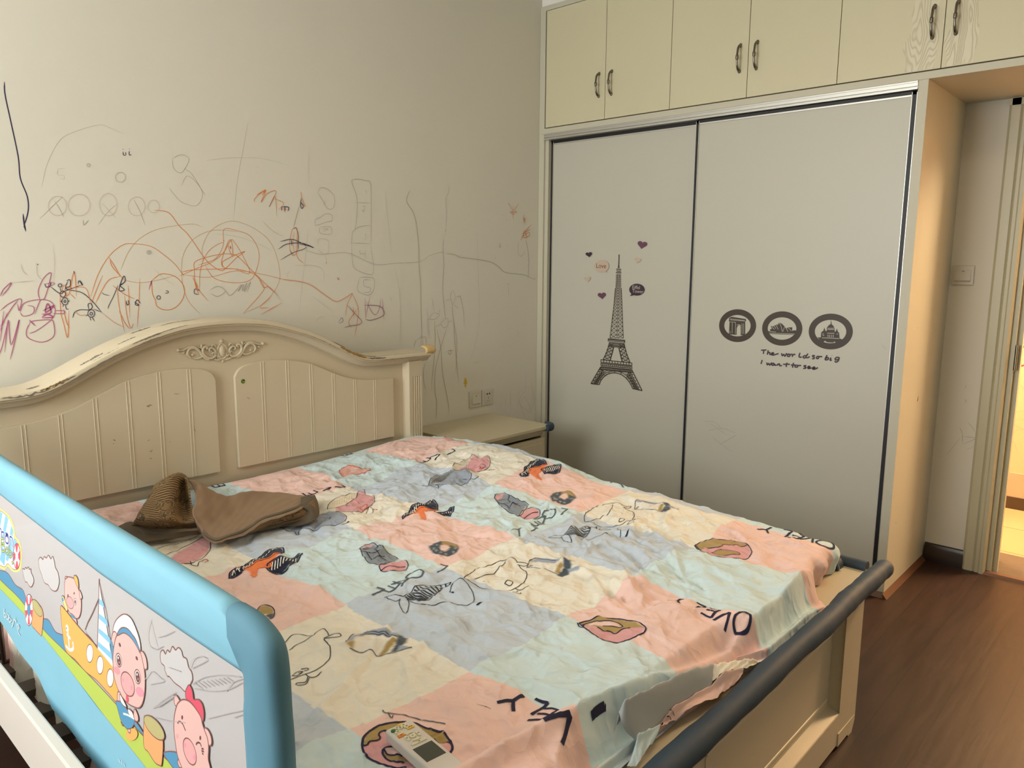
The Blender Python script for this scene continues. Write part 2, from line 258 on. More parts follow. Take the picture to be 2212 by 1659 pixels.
bp = nt.nodes.new('ShaderNodeBump'); bp.inputs['Distance'].default_value = .0015; bp.inputs['Strength'].default_value = .6; nt.links.new(ns.outputs[0], bp.inputs['Height']); nt.links.new(bp.outputs[0], b.inputs['Normal'])
struct(MB().box(WX - .2, XR, YF, 0, -.1, 0).build('floor', fm))
# skirting
dkw = mat('dark_brown_skirting', (.022, .010, .006), .3)
def skirt(name, poly, ax, a0, a1, m=dkw): return struct(MB().prism(poly, ax, a0, a1).build(name, m, smooth=30))
skp = [(XR - .022, 0), (XR - .022, .035), (XR - .016, .05), (XR - .016, .062), (XR - .008, .08), (XR, .083), (XR, 0)]
skirt('baseboard_right', skp, 1, -1.932, -2.095)
skirt('baseboard_back', [(-(XR - a), z) for a, z in [(XR - q[0] + .0, q[1]) for q in skp]] if 0 else [(-.022, 0), (-.022, .06), (-.008, .08), (0, .083), (0, 0)], 0, 1.62, 1.97)
edgew = mat('reddish_wood_moulding', (.12, .050, .024), .4)
struct(MB().prism([(1.972, 0), (1.972, .022), (1.955, 0)], 1, 0, -1.928).prism([(-1.928, 0), (-1.928, .022), (-1.946, 0)], 0, 1.955, 2.568).build('trim_2', edgew))
# door opening: casing, lining, threshold and the room beyond
casm = mat('cream_door_casing', (.50, .46, .31), .4)
cas = MB()
prof = [(0, -2.093), (-.012, -2.093), (-.020, -2.103), (-.020, -2.135), (-.014, -2.140), (-.022, -2.146), (-.022, -2.158), (-.030, -2.164), (-.030, -2.178), (-.018, -2.186), (0, -2.186)]
cas.prism([(XR + a, b) for a, b in prof], 2, 0, DZ + .02)
cas.prism([(XR + a, DY1 - (b + 2.186)) for a, b in prof], 2, 0, DZ + .02)
cas.box(XR - .02, XR, -2.093, DY1 - .093, DZ - .01, DZ + .018)
cas.box(XR, XR + .2, DY0, DY0 - .02, 0, DZ); cas.box(XR, XR + .2, DY1, DY1 + .02, 0, DZ); cas.box(XR, XR + .2, DY0, DY1, DZ - .02, DZ)
cas.box(XR + .03, XR + .055, DY0 - .02, DY0 - .040, 0, DZ - .02)
dr = struct(cas.build('door_1', casm, smooth=30))
hn = MB(); hn.box(XR + .006, XR + .028, DY0 - .020, DY0 - .0235, .93, 1.04)
hn.tube([(XR + .004, DY0 - .026, .93), (XR + .004, DY0 - .026, 1.04)], .006); o = hn.build('hinge', steel, dr); o['kind'] = 'structure'; o['label'] = 'steel hinge'
struct(MB().prism([(XR - .028, 0), (XR - .02, .012), (XR + .004, .014), (XR + .004, 0)], 1, -2.17, DY1 + .01).build('trim_3', edgew))
struct(MB().box(XR + .004, XR + .33, DY0, DY1, -.02, .004).build('trim_4', mat('worn_grey_threshold', (.10, .075, .055), .5, var=.25, vscale=20)))
tile = bpy.data.materials.new('cream_floor_tiles'); tile.use_nodes = True; nt = tile.node_tree; b = nt.nodes['Principled BSDF']
tc = nt.nodes.new('ShaderNodeTexCoord'); br = nt.nodes.new('ShaderNodeTexBrick'); br.inputs['Scale'].default_value = 1; br.offset = 0
br.inputs['Brick Width'].default_value = .42; br.inputs['Row Height'].default_value = .60; br.inputs['Mortar Size'].default_value = .003
br.inputs['Color1'].default_value = (.46, .31, .17, 1); br.inputs['Color2'].default_value = (.41, .28, .155, 1); br.inputs['Mortar'].default_value = (.10, .07, .04, 1)
nt.links.new(tc.outputs['Object'], br.inputs['Vector']); nt.links.new(br.outputs[0], b.inputs['Base Color']); b.inputs['Roughness'].default_value = .2
HX = 3.757
struct(MB().box(XR + .2, 4.6, -1.0, -4.2, -.1, 0).build('floor_hall', tile))
wh = MB().box(HX, HX + .1, -1.0, -4.2, 0, H)
hp = Print(wh, 0, HX, -1)
strokes(hp, "M12:2200,735 2204,745 2212,740 2225,738|M12:2200,752 2208,747 2222,758|M12:2200,778 2204,790 2216,788|P2:2188,905 2196,890 2210,888 2225,895|P2:2186,915 2200,905 2220,912|P2:2186,940 2200,928 2220,930|P2:2182,945 2192,960 2199,978|P2:2186,912 2205,925 2225,928|p2:2190,840 2215,850|P2:2193,822 2225,850|p2:2178,1010 2183,1022", ['M', 'P', 'p'])
struct(wh.build('wall_hall', [mat('hall_plaster', (.62, .46, .31), .7), mat('crimson_crayon', (.75, .04, .12), .6), INK['P'], INK['p']], fixn=False))
struct(MB().box(HX - .012, HX, -1.0, -4.2, 0, .07).build('baseboard_hall', mat('dark_stone_skirting', (.055, .035, .02), .3, var=.3, vscale=15)))
struct(MB().box(HX - .006, HX, -2.045, -4.2, .07, .21).build('trim_5', mat('grey_beige_strip', (.42, .36, .27), .5, var=.08, vscale=6)))  # darker grey-beige strip low on the hall wall
struct(MB().box(XR + .2, 4.6, -1.0, -4.2, 2.6, 2.7).build('ceiling_hall', ceil_m))
struct(MB().box(XR + .2, HX, -1.1, -1.0, 0, 2.6).build('wall_hall_end', ceil_m))
struct(MB().box(XR + .2, HX, -4.3, -4.2, 0, 2.6).build('wall_hall_far', ceil_m))
cl = MB()                                              # red clip stuck to the door lining
for i in range(1): cl.prism([(XR + .085, .80), (XR + .10, .80), (XR + .10, .845), (XR + .085, .845)], 1, DY0 - .0205, DY0 - .027); cl.box(XR + .10, XR + .112, DY0 - .022, DY0 - .026, .803, .808); cl.box(XR + .10, XR + .112, DY0 - .022, DY0 - .026, .836, .841)
tag(cl.build('plastic_clip', mat('red_plastic', (.55, .07, .05), .4), bevel=.002), 'small red plastic clip stuck to the white door lining', 'clip')

# ================================================================== WARDROBE
XW = 1.972
wd = thing('sliding_wardrobe', 'tall cream wardrobe with two pale sliding doors in black and aluminium frames', 'wardrobe', (XW + .3, -.96, 0))
c = MB()
c.box(XW, XR - .001, -.001, -.037, .001, 2.07).box(XW + .012, XR - .001, -.037, -.060, .001, 2.07)
c.box(XW, XR - .001, -1.893, -1.928, .001, 2.07)
c.box(XW + .002, XR - .001, -.06, -1.893, .001, .055); c.box(XR - .012, XR - .002, -.06, -1.893, .055, 2.07)
# chipped edge marks on the end panel
c.prism([(2.215, .805), (2.225, .822), (2.229, .828), (2.231, .807), (2.221, .802)], 1, -1.928, -1.9284, 1)
for a, z, q in ((2.06, .30, .004), (2.12, 1.12, .003), (2.3, 1.49, .003), (2.05, .16, .003)): c.prism([(a, z), (a + q, z), (a + q * .6, z + q * 2.4)], 1, -1.928, -1.9284, 1)
c.build('carcass', [edge, mat('brown_chip', (.25, .14, .04), .6)], wd, bevel=.0015)
# woodgrain free front rails: aluminium top track, bottom track
t = MB(); zt0 = 2.037
t.box(XW - .004, XW + .07, -.038, -1.893, zt0 + .012, 2.069).box(XW + .001, XW + .07, -.038, -1.893, zt0 + .007, zt0 + .012).box(XW - .006, XW + .07, -.038, -1.893, zt0, zt0 + .007)
t.box(XW - .006, XW - .004, -.038, -1.893, 2.062, 2.069)
t.build('top_track', alu, wd, bevel=.0008)
t = MB().box(XW + .004, XW + .075, -.06, -1.893, .055, .062)
for q in (.008, .028, .045, .066): t.box(XW + q, XW + q + .003, -.06, -1.893, .062, .075)
t.build('bottom_track', alu, wd)
t = MB().box(XW + .03, XW + .0765, -.0605, -1.8925, zt0 - .005, zt0 - .0005).box(XW + .0766, XW + .08, -.0605, -1.8925, .08, zt0)
t.build('track_seal', black, wd)
C4 = (4.364, 1230, 500); C5 = (6.144, 1520, 640)
dbr = mat('print_dark_brown', (.045, .030, .018), .5); dpl = mat('print_dark_plum', (.040, .018, .032), .5); plum = mat('print_plum', (.13, .045, .085), .5); peach = mat('print_peach', (.55, .43, .33), .5); pale = mat('print_pale', (.5, .45, .42), .5)
DM = [doorm, dbr, dpl, plum, peach, pale, mat('pencil_smear', (.40, .375, .32), .5)]
def text(mb, pr, body, u, v, size, m, skew=0):
    cu = bpy.data.curves.new('t', 'FONT'); cu.body = body; cu.size = size; cu.resolution_u = 3
    ob = bpy.data.objects.new('t', cu); C.objects.link(ob); dg = bpy.context.evaluated_depsgraph_get(); me = bpy.data.meshes.new_from_object(ob.evaluated_get(dg))
    o = on(u, v, pr.ax, pr.val); lf = pr.lift()
    vsx = []
    for q in me.vertices:
        if pr.ax == 0: p = np.array([o[0], o[1] + pr.sgn * q.co.x, o[2] + q.co.y + skew * q.co.x])
        vsx.append(p + lf)
    mb.add(vsx, [list(f.vertices) for f in me.polygons], m)
    bpy.data.objects.remove(ob); bpy.data.curves.remove(cu); bpy.data.meshes.remove(me)
def heart(cx, cy, s, rot):
    P = []
    for a in np.linspace(0, 2 * math.pi, 26, endpoint=False):
        x = 16 * math.sin(a) ** 3 / 16; y = -(13 * math.cos(a) - 5 * math.cos(2 * a) - 2 * math.cos(3 * a) - math.cos(4 * a)) / 16
        P.append((cx + s * (x * math.cos(rot) - y * math.sin(rot)), cy + .88 * s * (x * math.sin(rot) + y * math.cos(rot))))
    return P
def slide_door(ya, yb, xf, deco):
    d = MB(); zb, zt = .095, zt0 - .004
    d.box(xf + .002, xf + .018, ya - .012, yb + .012, zb + .012, zt - .012)
    p = d.build('door_panel', doorm, wd)
    got = []
    def nxt(pr, name, label): m = MB(); got.append((name, label, m)); pr.mb = m; return m
    deco(nxt, xf + .002)
    for name, label, m in got: o = m.build(name, DM, p, fixn=False); o['label'] = label
    f = MB()
    for a, b in ((ya, ya - .014), (yb + .014, yb)): f.box(xf - .001, xf + .020, a, b, zb - .015, zt)
    f.box(xf - .001, xf + .020, ya, yb, zt - .012, zt); f.box(xf - .001, xf + .020, ya, yb, zb - .015, zb + .012)
    f.build('black_frame', black, p)
    g = MB()
    for a in (ya - .014, yb + .0165, ya + .0005, yb - .001): g.box(xf - .003, xf + .003, a, a - .0020, zb - .012, zt - .004)
    g.box(xf - .003, xf + .003, ya - .014, yb + .014, zt - .0185, zt - .0125)
    for z in (zb + .012, zb + .003, zb - .008): g.box(xf - .003, xf + .003, ya - .014, yb + .014, z, z + .0035)
    g.build('silver_trim', alu, p)
def deco_left(nxt, xf):
    p = Print(None, 0, xf, -1, tf=C4); nxt(p, 'tower_print', 'dark brown Eiffel tower print'); L = lambda a, wd=.0022, m=1, n=1, **k: p.line(a, m, wd * 1.3, n, **k)
    p.poly([(463, 217), (474, 217), (473, 262), (471, 318), (474, 345), (456, 345), (460, 318), (463, 262)], 1)
    for a, b, q, h in ((443, 488, 350, 8), (440, 491, 362, 5), (445, 487, 372, 8), (438, 491, 384, 9)): p.poly([(a, q), (b, q + 1), (b, q + h + 1), (a, q + h)], 1)
    lx = lambda y: 440 + (385 - 440) * ((y - 400) / 605) ** 1.35; rx = lambda y: 487 + 22 * ((y - 400) / 605) ** 1.2; cx = lambda y: 463 - 12 * (y - 400) / 605
    ys = [400]; st = 17
    while ys[-1] < 985: ys.append(ys[-1] + st); st *= 1.045
    ys[-1] = 1006
    for f, q in ((lx, .0030), (rx, .0030), (lambda y: cx(y) - 4, .0018), (lambda y: cx(y) + 4, .0018), (lambda y: cx(y) - .12 * (y - 380), .001)): L([(f(y), y) for y in np.linspace(398, 1006, 14)], q)
    for a, b in zip(ys, ys[1:]):
        for f, g in ((lx, lambda y: cx(y) - 4), (lambda y: cx(y) + 4, rx)):
            L([(f(a), a), (g(b), b)], .0018); L([(g(a), a), (f(b), b)], .0018)
            L([(f(b), b), (g(b), b)], .0013)
    p.poly([(365, 1008), (527, 1022), (527, 1050), (520, 1050), (519, 1034), (372, 1022), (371, 1036), (364, 1036)], 1); L([(372, 1030), (520, 1042)], .003)
    for a in range(11):
        x = 378 + a * 13; L([(x, 1048 + a), (x + 12, 1075 + a)], .0018); L([(x + 12, 1049 + a), (x, 1074 + a)], .0018)
    for q in (1044, 1076, 1084): L([(374, q), (520, q + 12)], .0026)
    for (ax_, ay, bx, by, cx_, cy, dx, dy) in ((378, 1050, 318, 1210, 417, 1090, 383, 1218), (516, 1055, 574, 1235, 470, 1096, 502, 1228)):
        L([(ax_, ay), ((ax_ + bx) / 2 + (7 if ax_ < 450 else -6), (ay + by) / 2), (bx, by)], .0032, n=4); L([(cx_, cy), (dx, dy)], .0030); L([(cx_ + (6 if ax_ < 450 else -6), cy), (dx + (6 if ax_ < 450 else -6), dy)], .0012)
        for k in range(5):
            t0, t1 = k / 5, (k + 1) / 5; o0 = (ax_ + (bx - ax_) * t0, ay + (by - ay) * t0); o1 = (ax_ + (bx - ax_) * t1, ay + (by - ay) * t1)
            i0 = (cx_ + (dx - cx_) * t0, ay + 10 + (dy - ay - 10) * t0); i1 = (cx_ + (dx - cx_) * t1, ay + 10 + (dy - ay - 10) * t1)
            L([o0, i1], .0024); L([i0, o1], .0024); L([o1, i1], .0014)
    for q, h in ((1208, 24), (1242, 18)):
        for r in (q, q + h): L([(297, r), (592, r + 31)], .0032)
        for k in range(12 if h > 20 else 17):
            x = 299 + k * (292 / (11 if h > 20 else 16)); L([(x, q + (x - 297) * .105), (x, q + h + (x - 297) * .105)], .0028)
    for q in (1272, 1280, 1296, 1301): L([(300 - (q - 1272) * .5, q), (588 + (q - 1272) * .3, q + 30)], .0026)
    for k in range(24): x = 302 + k * 12.2; L([(x, 1275 + k * 1.25), (x, 1300 + k * 1.25)], .0026)
    L([(298, 1275), (205, 1434)], .0036); L([(590, 1302), (687, 1500)], .0036); L([(205, 1434), (283, 1443)], .0032); L([(687, 1500), (605, 1482), (598, 1480)], .0032)
    arc = [(283, 1443), (300, 1402), (335, 1362), (380, 1338), (430, 1332), (485, 1345), (540, 1385), (580, 1440), (600, 1482)]
    L(arc, .0034, n=4); arc2 = [(268, 1437), (290, 1390), (325, 1348), (375, 1322), (430, 1316), (492, 1328), (550, 1368), (592, 1425), (615, 1484)]; L(arc2, .0026, n=4)
    arc3 = [(253, 1436), (282, 1375), (318, 1330), (370, 1308), (430, 1302)]; L(arc3[:4], .0018, n=4)
    for (a0, a1, b0, b1, n_) in (((298, 1290), (215, 1432), (345, 1325), (262, 1438), 5), ((585, 1318), (672, 1496), (530, 1340), (615, 1482), 6)):
        A = lambda t, P=a0, Q=a1: (P[0] + (Q[0] - P[0]) * t, P[1] + (Q[1] - P[1]) * t); Bf = lambda t, P=b0, Q=b1: (P[0] + (Q[0] - P[0]) * t, P[1] + (Q[1] - P[1]) * t)
        mid = lambda t: ((A(t)[0] + Bf(t)[0]) / 2, (A(t)[1] + Bf(t)[1]) / 2)
        L([mid(0), mid(1)], .0024)
        for k in range(n_):
            t0, t1 = k / n_, (k + 1) / n_
            for U_, V_ in ((A, mid), (mid, Bf)): L([U_(t0), V_(t1)], .0022); L([V_(t0), U_(t1)], .0022)
            L([A(t1), Bf(t1)], .0022)
    for k in range(9): a = .15 + k * .09; i = int(a * 8); q = arc[i]; r = arc2[i]; L([q, r], .0022)
    for cxh, cyh, s, r, m in ((188, 216, 31, -.15, 2), (690, 124, 46, .18, 3), (648, 270, 33, .2, 4), (173, 448, 33, -.2, 4), (310, 603, 39, -.1, 3)): nxt(p, 'heart_print', ('plum', 'peach', 'dark plum')[{3: 0, 4: 1, 2: 2}[m]] + ' heart print'); p.poly(heart(cxh, cyh, s, r), m)
    nxt(p, 'speech_bubble_print', 'peach speech bubble reading Love'); p.poly(ell(309, 326, 69, 56), 4); p.poly([(310, 375), (345, 368), (362, 388)], 4)
    text(p.mb, p, 'Love', 1230 + 254 / 4.364, 500 + 342 / 4.364, .034, 2, -.03)
    nxt(p, 'speech_bubble_print', 'dark plum speech bubble reading Eiffel Tower'); p.poly(ell(640, 548, 72, 56), 2); p.poly([(590, 585), (625, 598), (576, 608)], 2)
    text(p.mb, p, 'Eiffel', 1230 + 596 / 4.364, 500 + 540 / 4.364, .025, 5, -.03); text(p.mb, p, 'Tower', 1230 + 596 / 4.364, 500 + 576 / 4.364, .025, 5, -.03)
def deco_right(nxt, xf):
    p = Print(None, 0, xf, -1, tf=C5); ms = []
    for cx, cy, a, b, c_, e in ((450, 390, 241, 207, 180, 153), (1042, 428, 262, 217, 195, 160), (1686, 468, 287, 225, 215, 168)):
        ms.append(nxt(p, 'landmark_print', ('round print of a triumphal arch', 'round print of a sail roofed opera house', 'round print of a domed church')[len(ms)])); p.line(ell(cx, cy, (a + c_) / 2, (b + e) / 2, 24), 1, .0265, 2, closed=True)
    p.mb = ms[0]; p.poly(S('335,505 345,335 335,330 340,285 372,272 560,302 566,325 552,332 552,520 492,516 492,400 475,380 455,390 440,420 437,512'), 1)
    for q in ('352,340 425,345', '350,312 545,330', '380,350 378,490', '425,350 422,500', '510,360 510,500', '530,360 532,500', '350,460 352,490', '440,385 470,372 497,392', '350,300 550,322'): p.line(q, 0, .0018, 2)
    p.mb = ms[1]; p.poly(S('860,490 855,462 885,460 880,440 905,430 890,395 930,400 935,385 965,385 965,370 985,380 1000,348 1040,365 1075,400 1095,430 1120,412 1178,412 1175,460 1200,450 1230,455 1222,510 1100,508 870,498'), 1)
    for q in ('1000,350 1025,390 1045,470', '935,388 960,430', '905,405 940,440', '1098,430 1120,470', '1120,415 1165,460', '870,488 1210,500', '965,385 990,440', '1075,405 1050,470', '870,465 960,475'): p.line(q, 0, .0018, 3)
    p.mb = ms[2]; p.poly(S('1510,545 1555,545 1560,480 1590,455 1603,412 1615,455 1632,465 1636,415 1665,380 1685,370 1692,305 1700,370 1725,395 1738,430 1740,470 1755,465 1770,425 1780,465 1800,490 1805,560 1850,575 1800,630 1760,625 1740,600 1715,615 1640,610 1610,590 1590,608 1560,600'), 1)
    for q in ('1640,440 1732,440', '1645,425 1730,425', '1640,490 1735,492', '1575,500 1595,500', '1570,550 1800,562', '1650,510 1650,540', '1670,510 1670,545', '1695,510 1695,545', '1720,510 1720,545', '1765,500 1785,502', '1580,520 1600,520'): p.line(q, 0, .0022, 2)
    nxt(p, 'motto_print', 'dark handwritten motto print')
    for q in ('762,716 835,712', '800,715 793,765', '858,715 845,775', '848,762 865,745 882,750 878,772 895,772', '903,766 930,760 922,748 905,755 902,772 918,782 945,775 995,760', '1035,755 1045,790 1065,770 1078,796 1098,768 1092,755', '1112,785 1128,766 1148,778 1138,798 1116,796 1112,785', '1098,768 1150,772 1180,768', '1180,770 1178,805', '1180,788 1197,770 1218,776', '1280,750 1266,798 1285,810 1302,802', '1374,790 1342,788 1320,804 1335,820 1366,806', '1385,760 1358,808 1385,815 1408,798', '1478,790 1450,786 1448,800 1470,812 1462,828 1438,828', '1505,798 1525,798 1530,812 1515,828 1498,820 1505,798', '1528,800 1575,800', '1640,780 1613,836 1635,843 1658,830 1650,812 1622,822', '1690,812 1680,848 1700,846', '1703,785 1704,789', '1800,812 1770,810 1745,828 1756,845 1788,836', '1802,810 1785,858 1755,874 1742,858',
              '778,845 762,898', '838,878 845,910 865,890 878,915 900,885 905,880', '938,890 915,890 905,905 920,918 942,898 945,915 968,912', '988,895 975,920', '982,912 1005,895 1012,922 1040,918', '1108,880 1095,925 1105,932', '1055,902 1145,902', '1195,882 1180,935 1192,940', '1158,912 1220,912', '1240,913 1215,920 1215,938 1240,940 1252,922 1240,913', '1250,918 1295,918', '1365,920 1335,922 1340,935 1358,943 1350,956 1322,958', '1385,950 1412,938 1400,928 1382,942 1392,960 1435,950', '1448,962 1478,948 1465,938 1446,952 1455,968 1490,962 1518,945'):
        p.line(q, 2, .0058, 4)
    p.tf = (1, 0, 0); nxt(p, 'pencil_scribble', 'faint pencil scribble')
    for q in ('1522,910 1545,912 1560,928', '1530,930 1560,925 1588,935', '1540,945 1570,968 1582,975', '1555,960 1590,940', '1535,915 1570,940', '1905,745 1915,755'): p.line(q, 6, .0016, 3)
slide_door(-.062, -.966, XW + .032, deco_left)
slide_door(-.955, -1.889, XW + .006, deco_right)

# overhead cabinets, one carcass and two doors each
hdp = MB()
def handle(y, z, parent):
    h = MB(); pts = [(XW - .002, y, z + .052), (XW - .012, y, z + .051), (XW - .024, y, z + .038), (XW - .029, y, z + .015), (XW - .030, y, z), (XW - .029, y, z - .015), (XW - .024, y, z - .038), (XW - .012, y, z - .051), (XW - .002, y, z - .052)]
    q = cr(pts, 4); r = [.0065 - .0022 * math.sin(math.pi * i / (len(q) - 1)) + (.0025 if abs(i - (len(q) - 1) / 2) < 3 else 0) for i in range(len(q))]
    h.tube(q, r, 10); h.ball((XW - .003, y, z + .054), (.004, .007, .009)); h.ball((XW - .003, y, z - .054), (.004, .007, .009))
    h.build('handle', steel, parent, smooth=50)
# cabinet door grain in shallow relief, the glare on it painted as paler colour
gm = bpy.data.materials.new('grained_laminate_with_glare'); gm.use_nodes = True; nt = gm.node_tree; b = nt.nodes['Principled BSDF']
tc = nt.nodes.new('ShaderNodeTexCoord'); mp = nt.nodes.new('ShaderNodeMapping'); mp.inputs['Scale'].default_value = (1, 4.2, 1.15); nt.links.new(tc.outputs['Object'], mp.inputs['Vector'])
ns = nt.nodes.new('ShaderNodeTexNoise'); ns.inputs['Scale'].default_value = 3.0; ns.inputs['Detail'].default_value = 1.5; nt.links.new(mp.outputs[0], ns.inputs['Vector'])
m1 = nt.nodes.new('ShaderNodeMath'); m1.operation = 'MULTIPLY'; m1.inputs[1].default_value = 70; nt.links.new(ns.outputs[0], m1.inputs[0])
m2 = nt.nodes.new('ShaderNodeMath'); m2.operation = 'SINE'; nt.links.new(m1.outputs[0], m2.inputs[0])
m3 = nt.nodes.new('ShaderNodeMath'); m3.operation = 'POWER'; m4 = nt.nodes.new('ShaderNodeMath'); m4.operation = 'ABSOLUTE'; nt.links.new(m2.outputs[0], m4.inputs[0]); nt.links.new(m4.outputs[0], m3.inputs[0]); m3.inputs[1].default_value = 5
mx = nt.nodes.new('ShaderNodeMix'); mx.data_type = 'RGBA'; mx.inputs[6].default_value = (.68, .63, .47, 1); mx.inputs[7].default_value = (.54, .49, .34, 1); nt.links.new(m3.outputs[0], mx.inputs[0])
nt.links.new(mx.outputs[2], b.inputs['Base Color']); b.inputs['Roughness'].default_value = .35
bp = nt.nodes.new('ShaderNodeBump'); bp.inputs['Distance'].default_value = .0006; nt.links.new(m3.outputs[0], bp.inputs['Height']); nt.links.new(bp.outputs[0], b.inputs['Normal'])
YS = [-.044, -.4345, -.8105, -1.197, -1.586, -1.965, -2.353]
lab = ['cream overhead cabinet nearest the bed wall, above the Eiffel tower door', 'cream overhead cabinet in the middle, above where the sliding doors meet', 'cream overhead cabinet nearest the doorway, wood grain showing around its handles']
for k in range(3):
    a, m_, b_ = YS[2 * k], YS[2 * k + 1], YS[2 * k + 2]
    cbt = thing('overhead_cabinet', lab[k], 'cabinet', (XW + .3, (a + b_) / 2, 2.07), 'overhead cabinets over the wardrobe')
    e = MB(); ya = -.001 if k == 0 else a; yb = b_
    e.box(XW, XR - .001, ya, yb, 2.0705, 2.0975).box(XW, XR - .001, ya, yb, 2.699, 2.7235).box(XW + .019, XR - .001, ya, yb, 2.0975, 2.699, 1)
    if k == 0: e.box(XW, XR - .001, -.001, -.038, 2.0975, 2.699)
    e.build('cabinet_body', [edge, gap], cbt)
    for (p0, p1, hy) in ((a, m_, m_ + .038), (m_, b_, m_ - .040)):
        dd = MB().box(XW, XW + .018, p0 - .0015, p1 + .0015, 2.1025, 2.696)
        dmats = [gm if (k == 2) else cab]
        if k == 2: dmats = [cab, gm]; pp = [( -1.928 - .012, 0), ] if 0 else None
        if k == 2:                                     # grained field with its glare painted in, beside each handle
            ys0, ys1 = (-1.845, -1.945) if p0 > -1.9 else (-1.985, -2.075)
            N_ = 30; zs = np.linspace(2.106, 2.693, N_); left = [ys0 + .012 * math.sin(z * 21) + .008 * math.sin(z * 55) for z in zs]
            right = [ys1 + .006 * math.sin(z * 33 + 1) for z in zs]
            G = np.array([[(XW - .0004, left[i], zs[i]), (XW - .0004, right[i], zs[i])] for i in range(N_)]); dd.grid(G, 1)
        dob = dd.build('cabinet_door', dmats, cbt, fixn=False)
        handle(hy, 2.2715, dob)

# switches and sockets
def plate_x(name, cy, cz, lbl):                        # on the right wall
    t = thing(name, lbl, 'switch', (XR, cy, cz - .043))
    MB().box(XR - .009, XR, cy - .043, cy + .043, cz - .043, cz + .043).build('plate', white_pl, t, bevel=.003)
    MB().prism([(XR - .009, cz - .030), (XR - .016, cz - .022), (XR - .011, cz + .024), (XR - .009, cz + .024)], 1, cy - .031, cy + .031).build('rocker', white_pl, t, bevel=.0015)
    MB().box(XR - .0125, XR - .009, cy - .005, cy + .005, cz + .0165, cz + .0185).build('indicator_mark', slot, t)
plate_x('light_switch', -1.981, 1.335, 'square white light switch on the wall between wardrobe and doorway')
def plate_y(name, cx, cz, lbl, cat, kind):
    t = thing(name, lbl, cat, (cx, 0, cz - .043))
    MB().box(cx - .0435, cx + .0435, -.009, 0, cz - .043, cz + .043).build('plate', white_pl, t, bevel=.003)
    if kind == 0:
        MB().prism([(-.009, cz - .029), (-.016, cz - .022), (-.011, cz + .024), (-.009, cz + .024)], 0, cx - .029, cx + .031).build('rocker', white_pl, t, bevel=.0015)
        MB().box(cx - .004, cx + .004, -.0125, -.009, cz + .0155, cz + .0185).build('indicator_mark', slot, t)
    else:
        MB().box(cx - .026, cx + .026, -.012, -.009, cz - .031, cz + .031).build('socket_face', white_pl, t, bevel=.002)
        s = MB(); s.prism(ell(cx - .009, cz + .018, .0045, .005, 10), 1, -.0125, -.009); s.prism(ell(cx + .009, cz + .018, .0045, .005, 10), 1, -.0125, -.009)
        s.box(cx - .001, cx + .001, -.0125, -.009, cz - .010, cz + .002)
        s.prism([(cx - .010, cz - .016), (cx - .008, cz - .016), (cx - .004, cz - .024), (cx - .006, cz - .024)], 1, -.0125, -.009)
        s.prism([(cx + .010, cz - .016), (cx + .008, cz - .016), (cx + .004, cz - .024), (cx + .006, cz - .024)], 1, -.0125, -.009)
        s.build('socket_holes', slot, t)
plate_y('light_switch', 1.476, .666, 'square white light switch beside the socket, above the nightstand', 'switch', 0)
plate_y('power_socket', 1.5665, .667, 'white five hole power socket on the wall above the nightstand', 'socket', 1)
st = MB(); sp = Print(st, 1, 0, -1, tf=(2.7657, 500, 350)); P_ = sp.P(S('1397,1287 1404,1300 1402,1302 1408,1312 1404,1313 1409,1325 1401,1325 1402,1344 1393,1344 1394,1325 1385,1325 1391,1312 1388,1311 1393,1300 1391,1299'))
st.prism([(q[0], q[2]) for q in P_], 1, -.0002, -.0012)
tag(st.build('wall_sticker', mat('yellow_vinyl', (.62, .42, .02), .5)), 'small yellow fir tree shaped sticker on the wall above the socket', 'sticker')
# ================================================================== THE BED
bed = thing('double_bed', 'cream painted double bed with a curved headboard and panelled footboard', 'bed', (0, -1.2, 0))
TX = [0, .05, .13, .20, .30, .385, .45, .52, .58, .63, .70, .80, .95]; TZ = [1.167, 1.166, 1.160, 1.147, 1.118, 1.084, 1.053, 1.018, .993, .983, .980, .979, .979]
def top(x): return float(np.interp(abs(x), cx_, cz_))
_c = cr(list(zip(TX, TZ)), 8); cx_, cz_ = _c[:, 0], _c[:, 1]
xs = np.linspace(-.90, .90, 121)
hb = MB(); poly = [(x, top(x) - .02) for x in xs] + [(.90, .25), (-.90, .25)]
hb.prism(poly, 1, -.095, -.200)
head = hb.build('headboard', bedpaint, bed)
# moulding along the top edge
worn = mat('bare_filler_brown', (.30, .17, .045), .7, var=.3, vscale=40); chip = mat('grey_chip', (.20, .17, .13), .8, var=.4, vscale=60)
xs = np.concatenate([[-.955], np.linspace(-.94, .94, 150), [.955]])
Pc = np.array([(x, top(x)) for x in xs]); Tn = np.gradient(Pc, axis=0); Tn /= np.linalg.norm(Tn, axis=1)[:, None]; Nn = np.stack([-Tn[:, 1], Tn[:, 0]], 1)
prof = [(-.085, -.045), (-.085, 0), (-.243, .001), (-.250, -.001), (-.252, -.005), (-.252, -.014), (-.249, -.016), (-.245, -.0165), (-.245, -.021), (-.242, -.023), (-.236, -.025), (-.231, -.030), (-.226, -.036), (-.222, -.041), (-.205, -.043), (-.205, -.045)]
G = np.array([[(Pc[i, 0] + Nn[i, 0] * d, y, Pc[i, 1] + Nn[i, 1] * d) for y, d in prof] for i in range(len(xs))])
mo = MB(); mo.grid(G, 0, close_v=True); n = len(prof)
mo.f += [list(range(n)), [len(mo.v) - n + i for i in range(n)][::-1]]; mo.m += [0, 0]
rnd = random.Random(5)
